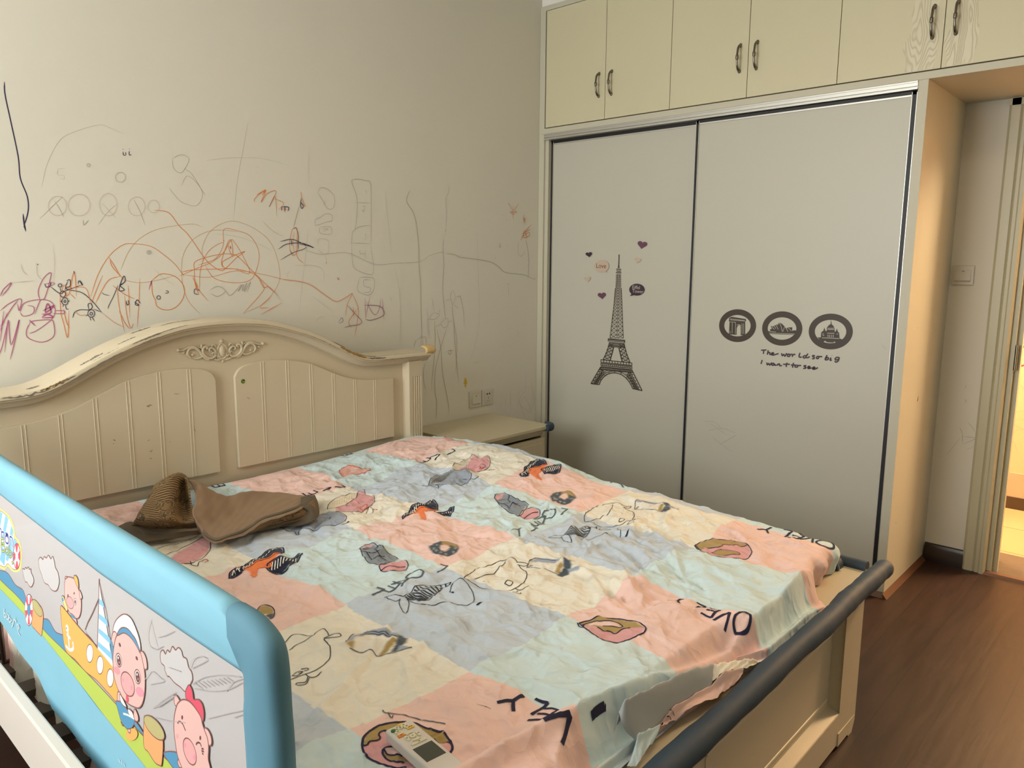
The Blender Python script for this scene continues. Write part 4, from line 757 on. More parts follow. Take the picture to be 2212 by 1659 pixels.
# outlined whale and pig, twice
WH = ['860,1112 950,1040 1060,1018 1180,1003', '880,1120 960,1150 1060,1158 1150,1148 1290,1165', '1175,1070 1185,1040 1210,1015 1260,1010 1310,1040 1335,1080 1340,1120 1325,1150 1290,1165', '885,1115 895,1150 875,1218 845,1190 828,1150 835,1120', '830,1125 800,1138 760,1125 730,1102 790,1105 860,1112', '870,1112 1000,1130 1080,1085 1185,1003', '1170,1068 1200,1078']
PG = ['1210,990 1220,960 1270,920 1350,890 1450,860 1510,850', '1500,870 1480,900 1420,945 1350,970 1220,995', '1505,852 1530,842 1560,848 1580,868', '1575,870 1650,868 1630,885 1580,882', '1590,885 1640,930 1640,970 1600,1020 1560,1035 1450,1055 1350,1045 1280,1010 1210,990', '1490,1018 1510,1005 1545,1008 1530,1022 1490,1018', '1560,1035 1600,1050 1655,1030', '1580,1050 1545,1070 1590,1078 1600,1062', '1345,995 1352,996', '1378,998 1384,999']
def copyshift(txts, F, dst, src, sc=1.0):              # the same motif one repeat further
    a = SP(1, 0, 0, [src])[0]; b = SP(1, 0, 0, [dst])[0]
    return [(SP(*F, t) - a) * sc + b for t in txts]
for dst in ((960, 1280), (1285, 1148)):
    for q in copyshift(WH, F1, dst, (960, 1280)): sline(q, BLK, .0018)
    hat = [f'{870 + k * 15},{1112 - k * 9 + 0} {1000 + k * 9},{1128 - k * 6.5}' for k in range(0)]
    for k in range(14):
        t = k / 13; a0 = (870 + (950 - 870) * min(1, t * 2) + (1180 - 950) * max(0, t * 2 - 1), 1112 + (1042 - 1112) * min(1, t * 2) + (1004 - 1042) * max(0, t * 2 - 1)); b0 = (1000 + (1080 - 1000) * t + 90 * t * t, 1130 + (1085 - 1130) * t - 62 * t * t)
        p = copyshift([[a0, ((a0[0] + b0[0]) / 2, (a0[1] + b0[1]) / 2 + 3), b0]], F1, dst, (960, 1280))[0]; sline(p, BLK, .0034)
    for q in copyshift(['1188,1072 1200,1076', '1360,1165 1385,1150 1400,1138'], F1, dst, (960, 1280)): sline(q, NAV, .006)
for dst in ((1080, 1240), (1322, 1112)):
    for q in copyshift(PG, F1, dst, (1062, 1240)): sline(q, BLK, .0020)
for q in ('30,455 90,400 150,387 240,402', '50,525 110,460 180,430 250,402', '250,400 262,375 300,345 335,360 348,400', '315,415 400,390 433,398 410,408 315,415', '315,418 350,450 360,520 330,580 270,625 190,655 120,680 65,705', '95,662 140,635 165,640 130,668 95,662', '160,620 200,612 210,625 180,630', '190,655 215,675 260,672 300,640', '205,675 190,705 130,715 130,730 190,718 215,680', '140,645 160,650 172,632'):
    sline(SP(*F3, q), BLK, .0018)
# milk bottles
BT = [(WHc, '1700,900 1725,850 1780,842 1900,862 1900,925 1780,910'), (GYB, '1725,852 1760,838 1820,834 1920,848 1945,852 1900,868 1780,864'), (GOLD, '1888,925 1915,885 1935,868 1950,880 1918,945'), (SLc, '1945,850 1995,862 2008,882 1985,945 1940,960 1905,948 1955,900'), (GYB, '1975,905 2065,908 2058,930 1985,928')]
for dst in ((1197, 1222), (1418, 1093)):
    for c, t in BT: fill(copyshift([t], F1, dst, (1197, 1222))[0], c)
    for t in ('1700,905 1712,875 1730,845 1790,838 1900,850', '1700,900 1780,912 1890,935 1940,958 1985,940', '1705,905 1740,880'): sline(copyshift([t], F1, dst, (1197, 1222))[0], GRYI, .0022)
put(F3, [(WHc, '465,455 530,400 600,365 800,400 800,440 690,515 560,495 500,490'), (GYB, '465,450 530,380 600,352 720,352 820,368 815,400 700,385 610,372 530,400 500,450'), (GOLD, '680,515 740,450 790,425 815,440 740,500 705,516'), (GOLD, '465,455 500,448 530,420 520,460 510,490 490,480'), (SLc, '820,370 870,385 890,410 880,440 840,460 830,490 765,505 800,460 815,430'), (GYB, '830,460 870,455 915,480 880,488 810,498')],
    [(GRYI, '465,455 500,400 540,375 620,352'), (GRYI, '490,485 560,495 640,490 680,515 760,508 850,495 915,482'), (GRYI, '560,375 700,380 820,400', .0025), (GRYI, '590,362 720,372 815,385', .0022)])
# purses and slippers
PU = [((.24, .28, .33), '560,775 590,755 650,740 690,760 730,790 790,820 818,842 740,880 700,895 640,880 600,850 570,800'), (ROSE, '565,775 600,752 655,742 620,770 575,785'), (ROSE, '690,905 750,875 850,868 888,885 870,915 800,932 720,935'), (WHc, '690,895 740,880 800,850 815,855 750,885')]
PL = ['560,775 590,755 650,740 690,760 730,790 790,820 822,842', '560,775 575,820 600,855 640,880 700,895 745,885 800,855', '575,785 660,775 690,760', '600,800 640,855', '660,780 700,830 740,850', '690,905 750,875 850,868 888,885 870,915 800,932 720,935 690,905', '700,930 760,905 870,895', '650,845 690,830 730,828', '570,800 640,810 700,800']
for dst in ((828, 1206), (1118, 1092)):
    for c, t in PU: fill(copyshift([t], F1, dst, (828, 1206))[0], c)
    for t in PL: sline(copyshift([t], F1, dst, (828, 1206))[0], NAV, .0022)
# pink and grey whales
put(F1, [((.80, .68, .50), '1195,225 1230,190 1320,150 1290,200 1215,240'), (ROSE, '1290,205 1330,140 1380,152 1430,145 1450,185 1430,228 1380,245 1300,238 1230,245 1215,240'), (GYB, '1110,330 1180,270 1235,245 1290,235 1320,270 1310,310 1270,330 1180,340 1100,352 1060,345 985,348 1030,340'), ((.30, .31, .31), '1030,340 1040,310 1080,272 1150,252 1222,246 1170,285 1110,325')],
    [(NAV, '1195,225 1230,190 1320,148 1330,138 1380,152 1430,145 1450,185 1430,228 1380,245 1300,238 1230,248 1195,235'), (NAV, '1375,215 1390,205 1415,208 1410,228 1390,232 1375,222'), (REDI, '1375,228 1390,235 1400,226', .005), (NAV, '1430,245 1455,232 1480,232'), (NAV, '1030,340 1040,310 1080,272 1150,252 1235,244 1290,235 1320,270 1310,310 1270,330'), (NAV, '985,348 1030,340 1050,345 1095,358 1090,345 1060,338 1180,342 1270,330'), (NAV, '1320,300 1345,302 1370,285 1350,282'), (NAV, '1260,295 1290,300')] + [(WHT, f'{1222 + k * 12},{232 - k * .5} {1252 + k * 7},{182 - k * 4}', .0022) for k in range(7)] + [(BLK, f'{1050 + k * 14},{330 - k * 6} {1110 + k * 12},{266 - k * 2.2}', .0012) for k in range(8)])
put(F1, [((.80, .68, .50), '340,505 350,470 400,430 480,405 540,390 530,425 470,470 400,495'), (ROSE, '395,495 480,465 530,425 550,385 590,380 600,400 650,410 660,450 640,485 560,520 480,525 400,515'), (GYB, '15,630 60,615 130,600 220,565 300,525 400,515 465,550 460,585 420,605 350,615 250,640 150,650 140,672 110,650 60,650')],
    [(NAV, '340,508 350,470 400,430 480,405 545,390 555,378 590,376 600,400 650,410 660,450 640,485 560,520 480,528 400,517'), (NAV, '340,508 400,497 470,470 535,425 548,392'), (REDI, '560,495 580,485 610,490 600,508 575,512 560,495', .004), (NAV, '600,520 625,500 650,505 640,525 605,525'), (REDI, '650,500 680,498', .004), (NAV, '465,480 478,485', .004), (NAV, '15,630 60,615 130,600'), (NAV, '400,516 465,550 460,585 420,605 350,615 250,640 150,650 145,675 120,660 108,648 60,652 15,632'), (NAV, '435,612 470,605 485,590', .005), (NAV, '350,575 362,560', .002)] + [(WHT, f'{362 + k * 17},{496 - k * 7} {368 + k * 17},{458 - k * 7}', .0018) for k in range(10)])
put(F4, [((.80, .70, .55), '780,545 850,520 930,500 1000,475 1060,470 980,510 900,545 830,575'), (ROSE, '860,595 900,560 980,515 1040,475 1060,460 1080,510 1060,560 1010,595 940,612 890,610')],
    [(NAV, '780,548 860,518 940,500 1000,475 1030,455'), (NAV, '1060,470 1078,510 1070,550 1030,590 950,612 880,610'), (NAV, '820,575 900,545 980,510 1040,475', .002), (NAV, '975,600 985,615 1010,620 1020,605 1035,600', .002), (REDI, '1035,602 1050,590 1068,597 1050,606', .003), (NAV, '865,598 878,602', .006)] + [(WHT, f'{800 + k * 20},{560 - k * 7.5} {806 + k * 20},{540 - k * 6.5}', .0018) for k in range(12)])
# striped planes
PLN = [(NAVc, '1175,685 1182,660 1230,635 1270,605 1310,590 1370,550 1440,528 1455,545 1440,572 1390,590 1300,625 1240,660'), (NAVc, '1370,610 1400,592 1470,582 1550,562 1500,620 1450,652 1375,648'), (ORc, '1250,640 1300,612 1400,575 1448,570 1385,605 1385,625 1320,640 1312,685 1285,682 1278,658')]
PLW = [f'{1190 + k * 17},{672 - k * 10} {1200 + k * 17},{652 - k * 9}' for k in range(16)] + [f'{1392 + k * 15},{640 - k * 5} {1398 + k * 15},{600 - k * 2.6}' for k in range(9)] + [f'{1200 + k * 18},{655 - k * 9} {1212 + k * 18},{668 - k * 11}' for k in range(6)]
for dst in ((572, 1216), (922, 1103), (1164, 1013)):
    for c, t in PLN: fill(copyshift([t], F4, dst, (572, 1216), 1.0)[0], c)
    for t in PLW: sline(copyshift([t], F4, dst, (572, 1216))[0], WHT, .0028)
    for t in ('1175,685 1182,660 1230,635 1270,605 1310,590 1370,550 1440,528 1455,545 1440,572', '1175,685 1205,675 1240,660', '1370,610 1400,592 1470,582 1550,562 1500,620 1450,652 1375,648 1370,610', '1205,650 1215,672', '1235,635 1245,655'): sline(copyshift([t], F4, dst, (572, 1216))[0], NAV, GS)
    for t in ('1250,640 1300,612 1400,575 1448,570', '1385,605 1385,625 1320,640 1312,685 1285,682'): sline(copyshift([t], F4, dst, (572, 1216))[0], ORG, .004)
put(F1, [((.78, .42, .36), '420,245 440,222 500,218 560,225 600,230 632,242 560,265 470,275 430,268')], [(REDI, '420,245 440,222 500,218 560,225 600,230 632,242 560,265 470,275 430,268 420,245', .0035), (WHT, '490,235 540,250', .006), (WHT, '520,228 590,240', .006)])
put(F5, [((.78, .42, .36), '505,818 560,825 640,840 690,855 600,862 530,845')], [(REDI, '505,818 560,825 640,840 690,855', .003)])
put((4.622, 300, 1300), [(GOLD, '1180,80 1215,42 1280,38 1350,75 1340,110 1290,125 1220,110'), (SLc, '1260,130 1340,112 1352,100 1350,150 1310,178')], [(NAV, '1180,80 1215,42 1280,38 1350,75 1345,150 1310,178', .002)])
# the lettering, written towards the headboard
GL = {'L': ['0,1 0,0 .62,0'], 'O': ['.5,1 .15,.85 0,.5 .15,.12 .5,0 .85,.12 1,.5 .85,.85 .5,1'], 'V': ['0,1 .42,0 .85,1'], 'E': ['.65,1 0,1 0,0 .7,0', '0,.5 .6,.5'], 'Y': ['0,1 .4,.55 .8,1', '.4,.55 .35,0'], 'T': ['0,1 .8,1', '.4,1 .4,0']}
def word(letters, px, m, wd, hgt, wid, tilt=0):        # each letter stands at its own place of the print
    for ch, (u, v) in zip(letters, px):
        c = SP(1, 0, 0, [(u, v)])[0]
        for g in GL[ch]:
            q = [];
            for a, b in S(g):
                a_ = (a - .45) * wid; b_ = (b - .5) * hgt; q.append((c[0] - b_ * math.cos(tilt) - a_ * math.sin(tilt), c[1] + a_ * math.cos(tilt) - b_ * math.sin(tilt)))
            if ch != 'O' and len(q) > 2:
                for i in range(len(q) - 1): sline(np.array([q[i], ((q[i][0] + q[i + 1][0]) / 2, (q[i][1] + q[i + 1][1]) / 2 + .0005), q[i + 1]]), m, wd)
            else: sline(np.array(q), m, wd)
word('OVELY', [(1603, 1346), (1565, 1334), (1531, 1320), (1500, 1306), (1463, 1296)], NAV, .0062, .046, .040, .0)
word('OVELY', [(1784, 1175), (1748, 1165), (1716, 1157), (1690, 1151), (1655, 1143)], NAV, .0062, .056, .044, .0)
word('VELY', [(1212, 1562), (1168, 1543), (1146, 1524), (1108, 1513)], NAV, .0068, .052, .046, .1)
word('LOVEL', [(944, 1226), (897, 1243), (868, 1258), (842, 1267), (805, 1276)], GRYI, .0050, .044, .042, .15)
word('LOVELY', [(1209, 1105), (1187, 1110), (1170, 1120), (1157, 1130), (1142, 1140), (1120, 1147)], GRYI, .0050, .044, .040, .15)
word('LVE', [(968, 975), (942, 987), (915, 994)], NAV, .005, .045, .04, 0)
word('LVE', [(728, 1048), (703, 1056), (668, 1064)], NAV, .0055, .045, .042, 0)
word('EE', [(735, 979), (462, 1045)], NAV, .005, .04, .05)
for q in ('1240,1530', ): sline(SP(1, 0, 0, '1305,1524 1292,1532 1277,1548'), NAV, .0062); sline(SP(1, 0, 0, '1305,1524 1308,1530'), NAV, .005); sline(SP(1, 0, 0, '1318,1045 1335,1046 1347,1052'), GRYI, .006)
for q, w0 in (('827,1535 832,1540 860,1545 888,1549 905,1552 930,1558 962,1565', .003), ('838,1540 846,1554 849,1547', .003), ('1030,1520 1060,1530', .001)): sline(SP(1, 0, 0, q), GRYI, w0 * .8)

# the hem folded back on itself above the footboard shelf
FO = MB()
def fold(rows, m, n=6):
    A = []
    for r in rows: A.append([on(1300 + u / 4.424, 1400 + v / 4.424, 1, y - .006) for u, v, y in r])
    A = np.array(A); top_ = A[0].copy(); top_[:, 1] += .010; top_[:, 2] -= .045; A = np.concatenate([[top_], A])
    B = np.array([cr(q, n) for q in A]); B = np.array([cr(B[:, j], n) for j in range(B.shape[1])]).transpose(1, 0, 2)
    for i in range(B.shape[0]):
        for j in range(B.shape[1]): B[i, j, 2] += .0016 * math.sin(j * .9 + i * .4) + .001 * math.sin(j * 2.1 - i)
    FO.grid(B, m)
fold([[(160, 620, -2.10), (220, 500, -2.108), (330, 440, -2.11), (480, 370, -2.112), (650, 290, -2.113), (810, 215, -2.115), (950, 180, -2.118), (1070, 155, -2.12)],
      [(200, 740, -2.11), (250, 640, -2.113), (370, 560, -2.115), (520, 480, -2.118), (680, 400, -2.12), (830, 320, -2.122), (960, 260, -2.126), (1062, 230, -2.128)],
      [(320, 900, -2.118), (340, 830, -2.12), (450, 780, -2.121), (560, 720, -2.121), (680, 570, -2.122), (860, 465, -2.126), (970, 400, -2.13), (1056, 340, -2.134)]], 9)
fold([[(1066, 155, -2.12), (1160, 142, -2.125), (1260, 128, -2.13), (1350, 115, -2.138), (1430, 105, -2.142), (1500, 140, -2.146)],
      [(1062, 240, -2.128), (1130, 200, -2.132), (1220, 180, -2.138), (1310, 165, -2.142), (1390, 150, -2.146), (1480, 152, -2.148)],
      [(1056, 325, -2.134), (1120, 260, -2.137), (1200, 215, -2.141), (1290, 208, -2.145), (1360, 190, -2.149), (1460, 165, -2.151)]], 10)
fold([[(540, 738, -2.121), (610, 660, -2.123), (680, 568, -2.124), (860, 462, -2.128), (1056, 340, -2.134), (1130, 255, -2.139), (1200, 212, -2.143), (1350, 206, -2.150)],
      [(550, 745, -2.122), (630, 690, -2.124), (700, 630, -2.126), (880, 500, -2.131), (1070, 410, -2.139), (1150, 350, -2.144), (1240, 290, -2.148), (1350, 225, -2.152)],
      [(560, 752, -2.124), (640, 710, -2.126), (730, 670, -2.129), (880, 548, -2.137), (1080, 482, -2.149), (1150, 420, -2.150), (1230, 375, -2.152), (1338, 262, -2.154)]], 8)
fold([[(325, 900, -2.118), (350, 822, -2.120), (430, 790, -2.122), (545, 735, -2.123)],
      [(290, 1010, -2.122), (350, 920, -2.125), (430, 860, -2.126), (552, 770, -2.128)],
      [(240, 1140, -2.128), (345, 1105, -2.138), (420, 980, -2.134), (490, 900, -2.133)]], 11)
for q in ('640,582 665,590 685,640', '612,648 640,645 652,682', '545,705 560,725 575,705'):
    P = np.array([on(1300 + u / 4.424, 1400 + v / 4.424, 1, -2.133) + np.array([0, -.001, 0]) for u, v in cr(S(q), 4)])
    FO.grid(np.stack([P, P + np.array([.004, 0, -.004])], 1), 2)
sh = MB(); sh.grid(POS, 0, flip=False); nb = len(sh.v); sh.add(FO.v, FO.f, 0); sh.m[-len(FO.m):] = FO.m; sh.add(DEC.v, DEC.f, 0); sh.m[-len(DEC.m):] = DEC.m
cm = bpy.data.materials.new('printed_cotton'); cm.use_nodes = True; nt = cm.node_tree; b = nt.nodes['Principled BSDF']
at = nt.nodes.new('ShaderNodeAttribute'); at.attribute_name = 'print'; nt.links.new(at.outputs['Color'], b.inputs['Base Color']); b.inputs['Roughness'].default_value = .85; b.inputs['Specular IOR Level'].default_value = .2
b.inputs['Sheen Weight'].default_value = .15
tc = nt.nodes.new('ShaderNodeTexCoord')
n0 = nt.nodes.new('ShaderNodeTexNoise'); n0.inputs['Scale'].default_value = 6; n0.inputs['Detail'].default_value = 3; nt.links.new(tc.outputs['Object'], n0.inputs['Vector'])
va = nt.nodes.new('ShaderNodeVectorMath'); va.operation = 'MULTIPLY_ADD'; va.inputs[1].default_value = (.16, .16, 0); nt.links.new(n0.outputs['Color'], va.inputs[0]); nt.links.new(tc.outputs['Object'], va.inputs[2])
prev = None                                            # sharp-edged facets at three sizes
for sc_v, amp in ((9, .0135), (17, .0095), (36, .0036)):
    mpv = nt.nodes.new('ShaderNodeMapping'); mpv.inputs['Scale'].default_value = (1, .8, .001); mpv.inputs['Rotation'].default_value = (0, 0, sc_v); nt.links.new(va.outputs[0], mpv.inputs['Vector'])
    vo = nt.nodes.new('ShaderNodeTexVoronoi'); vo.inputs['Scale'].default_value = sc_v; nt.links.new(mpv.outputs[0], vo.inputs['Vector'])
    bp = nt.nodes.new('ShaderNodeBump'); bp.inputs['Distance'].default_value = amp; bp.inputs['Strength'].default_value = 1; nt.links.new(vo.outputs['Distance'], bp.inputs['Height'])
    if prev: nt.links.new(prev.outputs[0], bp.inputs['Normal'])
    prev = bp
nt.links.new(prev.outputs[0], b.inputs['Normal'])
ck = lambda n, c: mat('cotton_' + n, c, .85)
so = sh.build('printed_sheet', [cm, ck('black', (.03, .03, .035)), ck('navy', (.012, .012, .045)), ck('slate_line', (.10, .12, .14)), ck('red_line', (.62, .15, .08)), ck('slate', SLc), ck('white', WHc), ck('orange', ORc), ck('plain_pink', PINK), ck('plain_grey', (.42, .45, .46)), ck('plain_cream', CREAM), ck('plain_mint', MINT)], smooth=180, fixn=False)
ca = so.data.color_attributes.new('print', 'FLOAT_COLOR', 'POINT'); full = np.ones((len(sh.v), 4), np.float32); full[:nb, :3] = COL.reshape(-1, 3); ca.data.foreach_set('color', full.ravel())
tag(so, 'crumpled pastel sheet printed with LOVELY, whales and ring cakes, spread over the mattress', 'bed sheet')
# ================================================================== BED GUARD
XG = -.832
gd = thing('bed_guard', 'light blue padded bed guard with cartoon pigs on white mesh, along the near bed edge', 'bed guard', (XG, -1.2, .35))
def gp(u, v): p = on(u, v, 0, XG); return p[1], p[2]
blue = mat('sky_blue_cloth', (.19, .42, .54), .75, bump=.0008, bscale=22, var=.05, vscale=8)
mesh_m = bpy.data.materials.new('white_mesh_fabric'); mesh_m.use_nodes = True; nt = mesh_m.node_tree; b = nt.nodes['Principled BSDF']; b.inputs['Base Color'].default_value = (.47, .44, .445, 1); b.inputs['Roughness'].default_value = .8
tr = nt.nodes.new('ShaderNodeBsdfTransparent'); ms = nt.nodes.new('ShaderNodeMixShader'); ms.inputs[0].default_value = .14
nt.links.new(b.outputs[0], ms.inputs[1]); nt.links.new(tr.outputs[0], ms.inputs[2]); nt.links.new(ms.outputs[0], nt.nodes['Material Output'].inputs[0])
gi = lambda n, c: mat('guard_' + n, c, .7)
GM = [mesh_m, gi('green', (.40, .50, .08)), gi('sea_blue', (.07, .25, .42)), gi('outline', (.20, .08, .07)), gi('orange', (.70, .37, .09)), gi('rust', (.80, .33, .13)), gi('pink', (.66, .40, .37)), gi('cheek', (.68, .26, .32)), gi('white', (.66, .65, .64)), gi('eye', (.14, .05, .05)), gi('red', (.62, .07, .12)), gi('olive', (.42, .37, .16)), gi('logo_yellow', (.85, .75, .20)), gi('stripe', (.20, .45, .70)), gi('navy', (.05, .07, .30)), gi('snout', (.68, .33, .33)), gi('sand', (.72, .36, .10)), gi('green_line', (.08, .25, .22)), blue, gi('pencil', (.36, .33, .33)), gi('cloud', (.48, .46, .46))]
GN, SE, OU, OR, RU, PK, CK, WH_, EY, RD, OL, YL, STP, NV, SN, SD, GL_, BL, PC, CL = range(1, 21)
inner = [gp(0, 1067)]; ytop, ztop = gp(526, 1453)
far = -.30; za = gp(0, 1067)[1]
top_in = [(far, za + (za - ztop) * 0 + .004), gp(0, 1067), gp(217, 1238), gp(400, 1367), gp(526, 1453), gp(530, 1500), gp(527, 1540), gp(534, 1646), (gp(537, 1700)[0], .50)]
mp_ = MB()
lowline = [gp(0, 1275), gp(70, 1349), gp(139, 1436), gp(209, 1530), gp(307, 1652), gp(400, 1775), gp(500, 1915)]
ye = top_in[-1][0]
lowz = lambda y: float(np.interp(y, [q[0] for q in lowline][::-1], [q[1] for q in lowline][::-1]))
panel = [(far, lowz(far))] + [q for q in [(far, za)] + top_in[1:5]] + [top_in[6]] + [(y, lowz(y)) for y in np.linspace(ye, far, 50)[:-1]]
mp_.add([(XG, *q) for q in panel], [list(range(len(panel)))])
g = Print(mp_, 0, XG, -1, tf=(2.373, 0, 960))
H_ = (2.867, 0, 1080); I_ = (5.53, 170, 1200); J_ = (4.622, 300, 1300); G_ = (2.373, 0, 960)
def gf(t, s, m, o=OU, wd=.0022, sm=4):
    g.tf = t; p = S(s) if isinstance(s, str) else s; g.poly(p, m, sm)
    if o is not None: g.line(list(p) + [], o, wd, 5, closed=True)
def gl(t, s, m=OU, wd=.0022, n=5): g.tf = t; g.line(s, m, wd, n)
gf(G_, '-60,640 0,645 40,660 80,720 120,750 135,830 60,760 0,700 -60,660', SE)
gf(G_, '205,905 218,895 250,900 285,960 330,985 340,1060 270,1010 215,945', SE)
g.tf = G_; g.poly(S('-200,480 0,692 100,790 220,945 330,1055 440,1165 590,1325 640,1390 740,1500 850,1610 905,1662 1010,1780 830,1780 735,1662 600,1480 460,1290 330,1130 200,980 100,870 0,757 -200,570'), GN)
gl(G_, '-200,480 0,692 100,790 220,945 330,1055 440,1165 590,1325 640,1390 740,1500 850,1610 905,1662', OU, .002); gl(G_, '-200,570 0,757 100,870 200,980 330,1130 460,1290 600,1480 735,1662 830,1780', GL_, .002)
# logo cloud, left part runs on outside the picture
gf(G_, '-40,315 0,328 20,342 50,368 72,418 80,470 102,500 112,560 106,642 70,652 40,625 20,642 -30,600 -60,500 -60,380', YL, None)
gf(G_, '-40,330 0,340 20,352 46,378 66,425 72,475 94,505 102,560 98,630 70,640 42,612 20,628 -30,588 -50,500 -50,385', WH_, OU, .0016)
g.tf = G_
for a in ('0,345 14,352 0,440', '28,362 44,380 26,470 8,500', '58,415 68,440 60,560 40,600 30,590', '0,590 12,520 30,560 24,622', '72,480 88,500 80,560 66,600 62,560'): g.poly(S(a), STP)
for a in ('-6,478 -6,430 8,440 8,490', '8,448 22,455 22,505', '30,455 42,462 44,505 30,500 30,470 42,472', '52,520 52,475 62,478 68,495 68,530'): gl(G_, a, WH_, .010, 4)
for a in ('-6,478 -6,430 8,440 8,490', '8,448 22,455 22,505', '30,455 42,462 44,505 30,500 30,470 42,472', '52,520 52,475 62,478 68,495 68,530'): gl(G_, a, NV, .0045, 4)
for a in ('8,480 8,540 24,545 24,520 10,512 22,505 20,485 8,480', '32,530 42,535 42,560 30,555 32,535', '48,515 48,570 58,575 60,555 50,545', '64,550 68,575 74,560 70,600 62,610'): gl(G_, a, NV, .007, 4); gl(G_, a, GN, .004, 4)
gf(G_, ell(88, 572, 18, 66, 20), RD, OU, .0014)
g.tf = G_
for k in range(4): a = k * math.pi / 2 + .4; g.poly([(88, 572), (88 + 17 * math.cos(a), 572 + 62 * math.sin(a)), (88 + 17 * math.cos(a + .7), 572 + 62 * math.sin(a + .7))], WH_)
g.poly(ell(88, 575, 7, 24), WH_)
CB = '200,610 200,590 210,578 222,590 228,575 240,582 250,568 262,586 272,574 280,600 285,630 298,655 305,700 297,740 282,752 262,740 250,720 232,710 222,690 215,665 205,640'
CS = '118,650 119,636 128,640 132,630 140,636 146,628 152,640 160,638 161,656 172,680 174,706 162,730 150,722 140,705 130,700'
for q in (CB, CS): gf(G_, q, CL, OU, .0022, 3)
gf(J_, '220,510 245,480 270,520 290,480 315,500 340,445 370,480 400,455 430,490 445,545 480,570 500,650 530,700 540,770 520,820 490,890 460,890 420,850 360,805 310,745 290,740 265,680 260,640 225,600', CL, OU, .0022, 3)
# tubs and swim ring
gf(G_, '168,805 220,850 216,972 205,972 180,945 165,918', RU); gf(G_, ell(192, 838, 17, 48, 16, -.45), OL, OU, .0018)
gf(G_, ell(150, 848, 21, 80, 20), WH_, OU, .002); g.tf = G_
for k in range(5): a = k * 1.2566; g.poly([(150 + 20 * math.cos(a), 848 + 78 * math.sin(a)), (150 + 20 * math.cos(a + .6), 848 + 78 * math.sin(a + .6)), (150 + 8 * math.cos(a + .6), 848 + 30 * math.sin(a + .6)), (150 + 8 * math.cos(a), 848 + 30 * math.sin(a))], RD)
gf(G_, ell(150, 848, 8, 30), SE, OU, .0014)
# boat
gf(G_, '313,833 332,842 370,890 420,950 500,1035 600,1140 606,1312 560,1275 500,1210 440,1162 390,1105 340,1056 322,950', OR)
for cx, cy in ((463, 1070), (516, 1130), (568, 1196)): gf(G_, ell(cx, cy, 17, 46, 18), WH_, OU, .0018)
for q in ('350,945 358,1040', '340,1030 360,1052 378,1045 376,1010', '345,972 365,995', '341,938 348,930 353,945 345,950 341,938'): gl(G_, q, WH_, .007, 4)
# sail
g.tf = I_; g.poly(S('252,330 425,1340 230,1105'), WH_)
for q in ('252,510 296,545 318,625 250,575', '250,690 345,765 362,850 248,750', '246,862 385,980 405,1075 244,920', '240,1025 420,1180 424,1262 236,1080'): g.tf = I_; g.poly(S(q), STP)
gl(I_, '250,275 248,520 240,800 230,1105', OU, .0032); gl(I_, '255,330 300,520 350,760 425,1340', OU); gl(I_, '245,515 165,700 82,885 150,990 230,1105', OU, .0022, 2)
# sitting pig
gf(G_, '338,690 350,678 385,690 405,740 418,790 418,850 408,885 392,890 360,860 340,810 334,750', PK); gf(G_, '336,690 340,676 350,680', PK); gf(G_, '410,745 420,765 424,785 414,790', PK); gf(G_, '382,680 390,670 402,690 406,735 396,720', OR)
gf(G_, ell(363, 810, 17, 32, 16, -.25), SN, OU, .0014); gf(G_, ell(389, 805, 7, 16), WH_, OU, .0012); g.tf = G_; g.poly(ell(389, 806, 4, 10), EY); g.poly(ell(352, 775, 3, 9), EY); g.poly(ell(384, 762, 3, 6), EY)
gf(G_, '368,865 392,890 398,918 388,905 370,885', PK); gf(G_, '365,868 385,882 392,895 372,885', SE, None); gf(G_, '322,785 330,780 350,840 342,850', YL); g.tf = G_; g.poly(S('320,788 328,782 332,800 324,806'), SE)
# big pig with sailor cap
gf(H_, '705,820 712,770 735,730 775,705 815,730 845,790 868,860 876,920 868,940 850,890 800,820 760,800 728,835', WH_)
gf(H_, '695,880 700,835 712,812 730,835 715,905', PK); gf(H_, '868,940 890,938 910,980 916,1038 902,1046 888,1010 872,985', PK)
gf(H_, '690,880 705,890 715,1040 702,1000', SE, None)
gf(H_, '728,840 760,812 800,815 840,850 872,930 892,1010 903,1090 902,1180 890,1250 868,1285 838,1280 795,1255 745,1190 712,1090 705,980 712,900', PK, OU, .0026)
gf(H_, '728,835 755,792 795,795 835,845 862,900 872,945 850,900 815,850 775,822 740,835', SE)
for cx, cy, rx, ry, rt in ((741, 990, 17, 42, -.12), (858, 1092, 18, 44, -.12)):
    gf(H_, ell(cx, cy, rx, ry, 20, rt), WH_, OU, .0022); g.tf = H_; g.poly(ell(cx + 1, cy + 2, rx * .72, ry * .8, 18, rt), EY); g.poly(ell(cx - 3, cy - 14, 4, 8), WH_); g.poly(ell(cx + 3, cy + 14, 3, 6), CK)
g.tf = H_
for c in ((748, 895), (853, 978)): g.poly(ell(*c, 6, 14, 12, -.3), EY)
g.poly(ell(730, 1054, 17, 27, 16, -.5), CK); g.poly(ell(872, 1186, 22, 34, 16, -.5), CK)
gf(H_, ell(797, 1138, 37, 78, 24, -.28), SN, OU, .0024); g.tf = H_; g.poly(ell(770, 1112, 5, 13), CK); g.poly(ell(822, 1160, 6, 14), CK); gf(H_, '788,1205 800,1215 804,1240 796,1255 788,1235', RD, None)
gf(H_, '735,1190 750,1190 760,1230 735,1250', PK); gf(H_, '840,1290 860,1330 862,1365 845,1365 835,1330', PK)
g.tf = H_; g.poly(ell(822, 1450, 36, 40, 16, .6), SD)
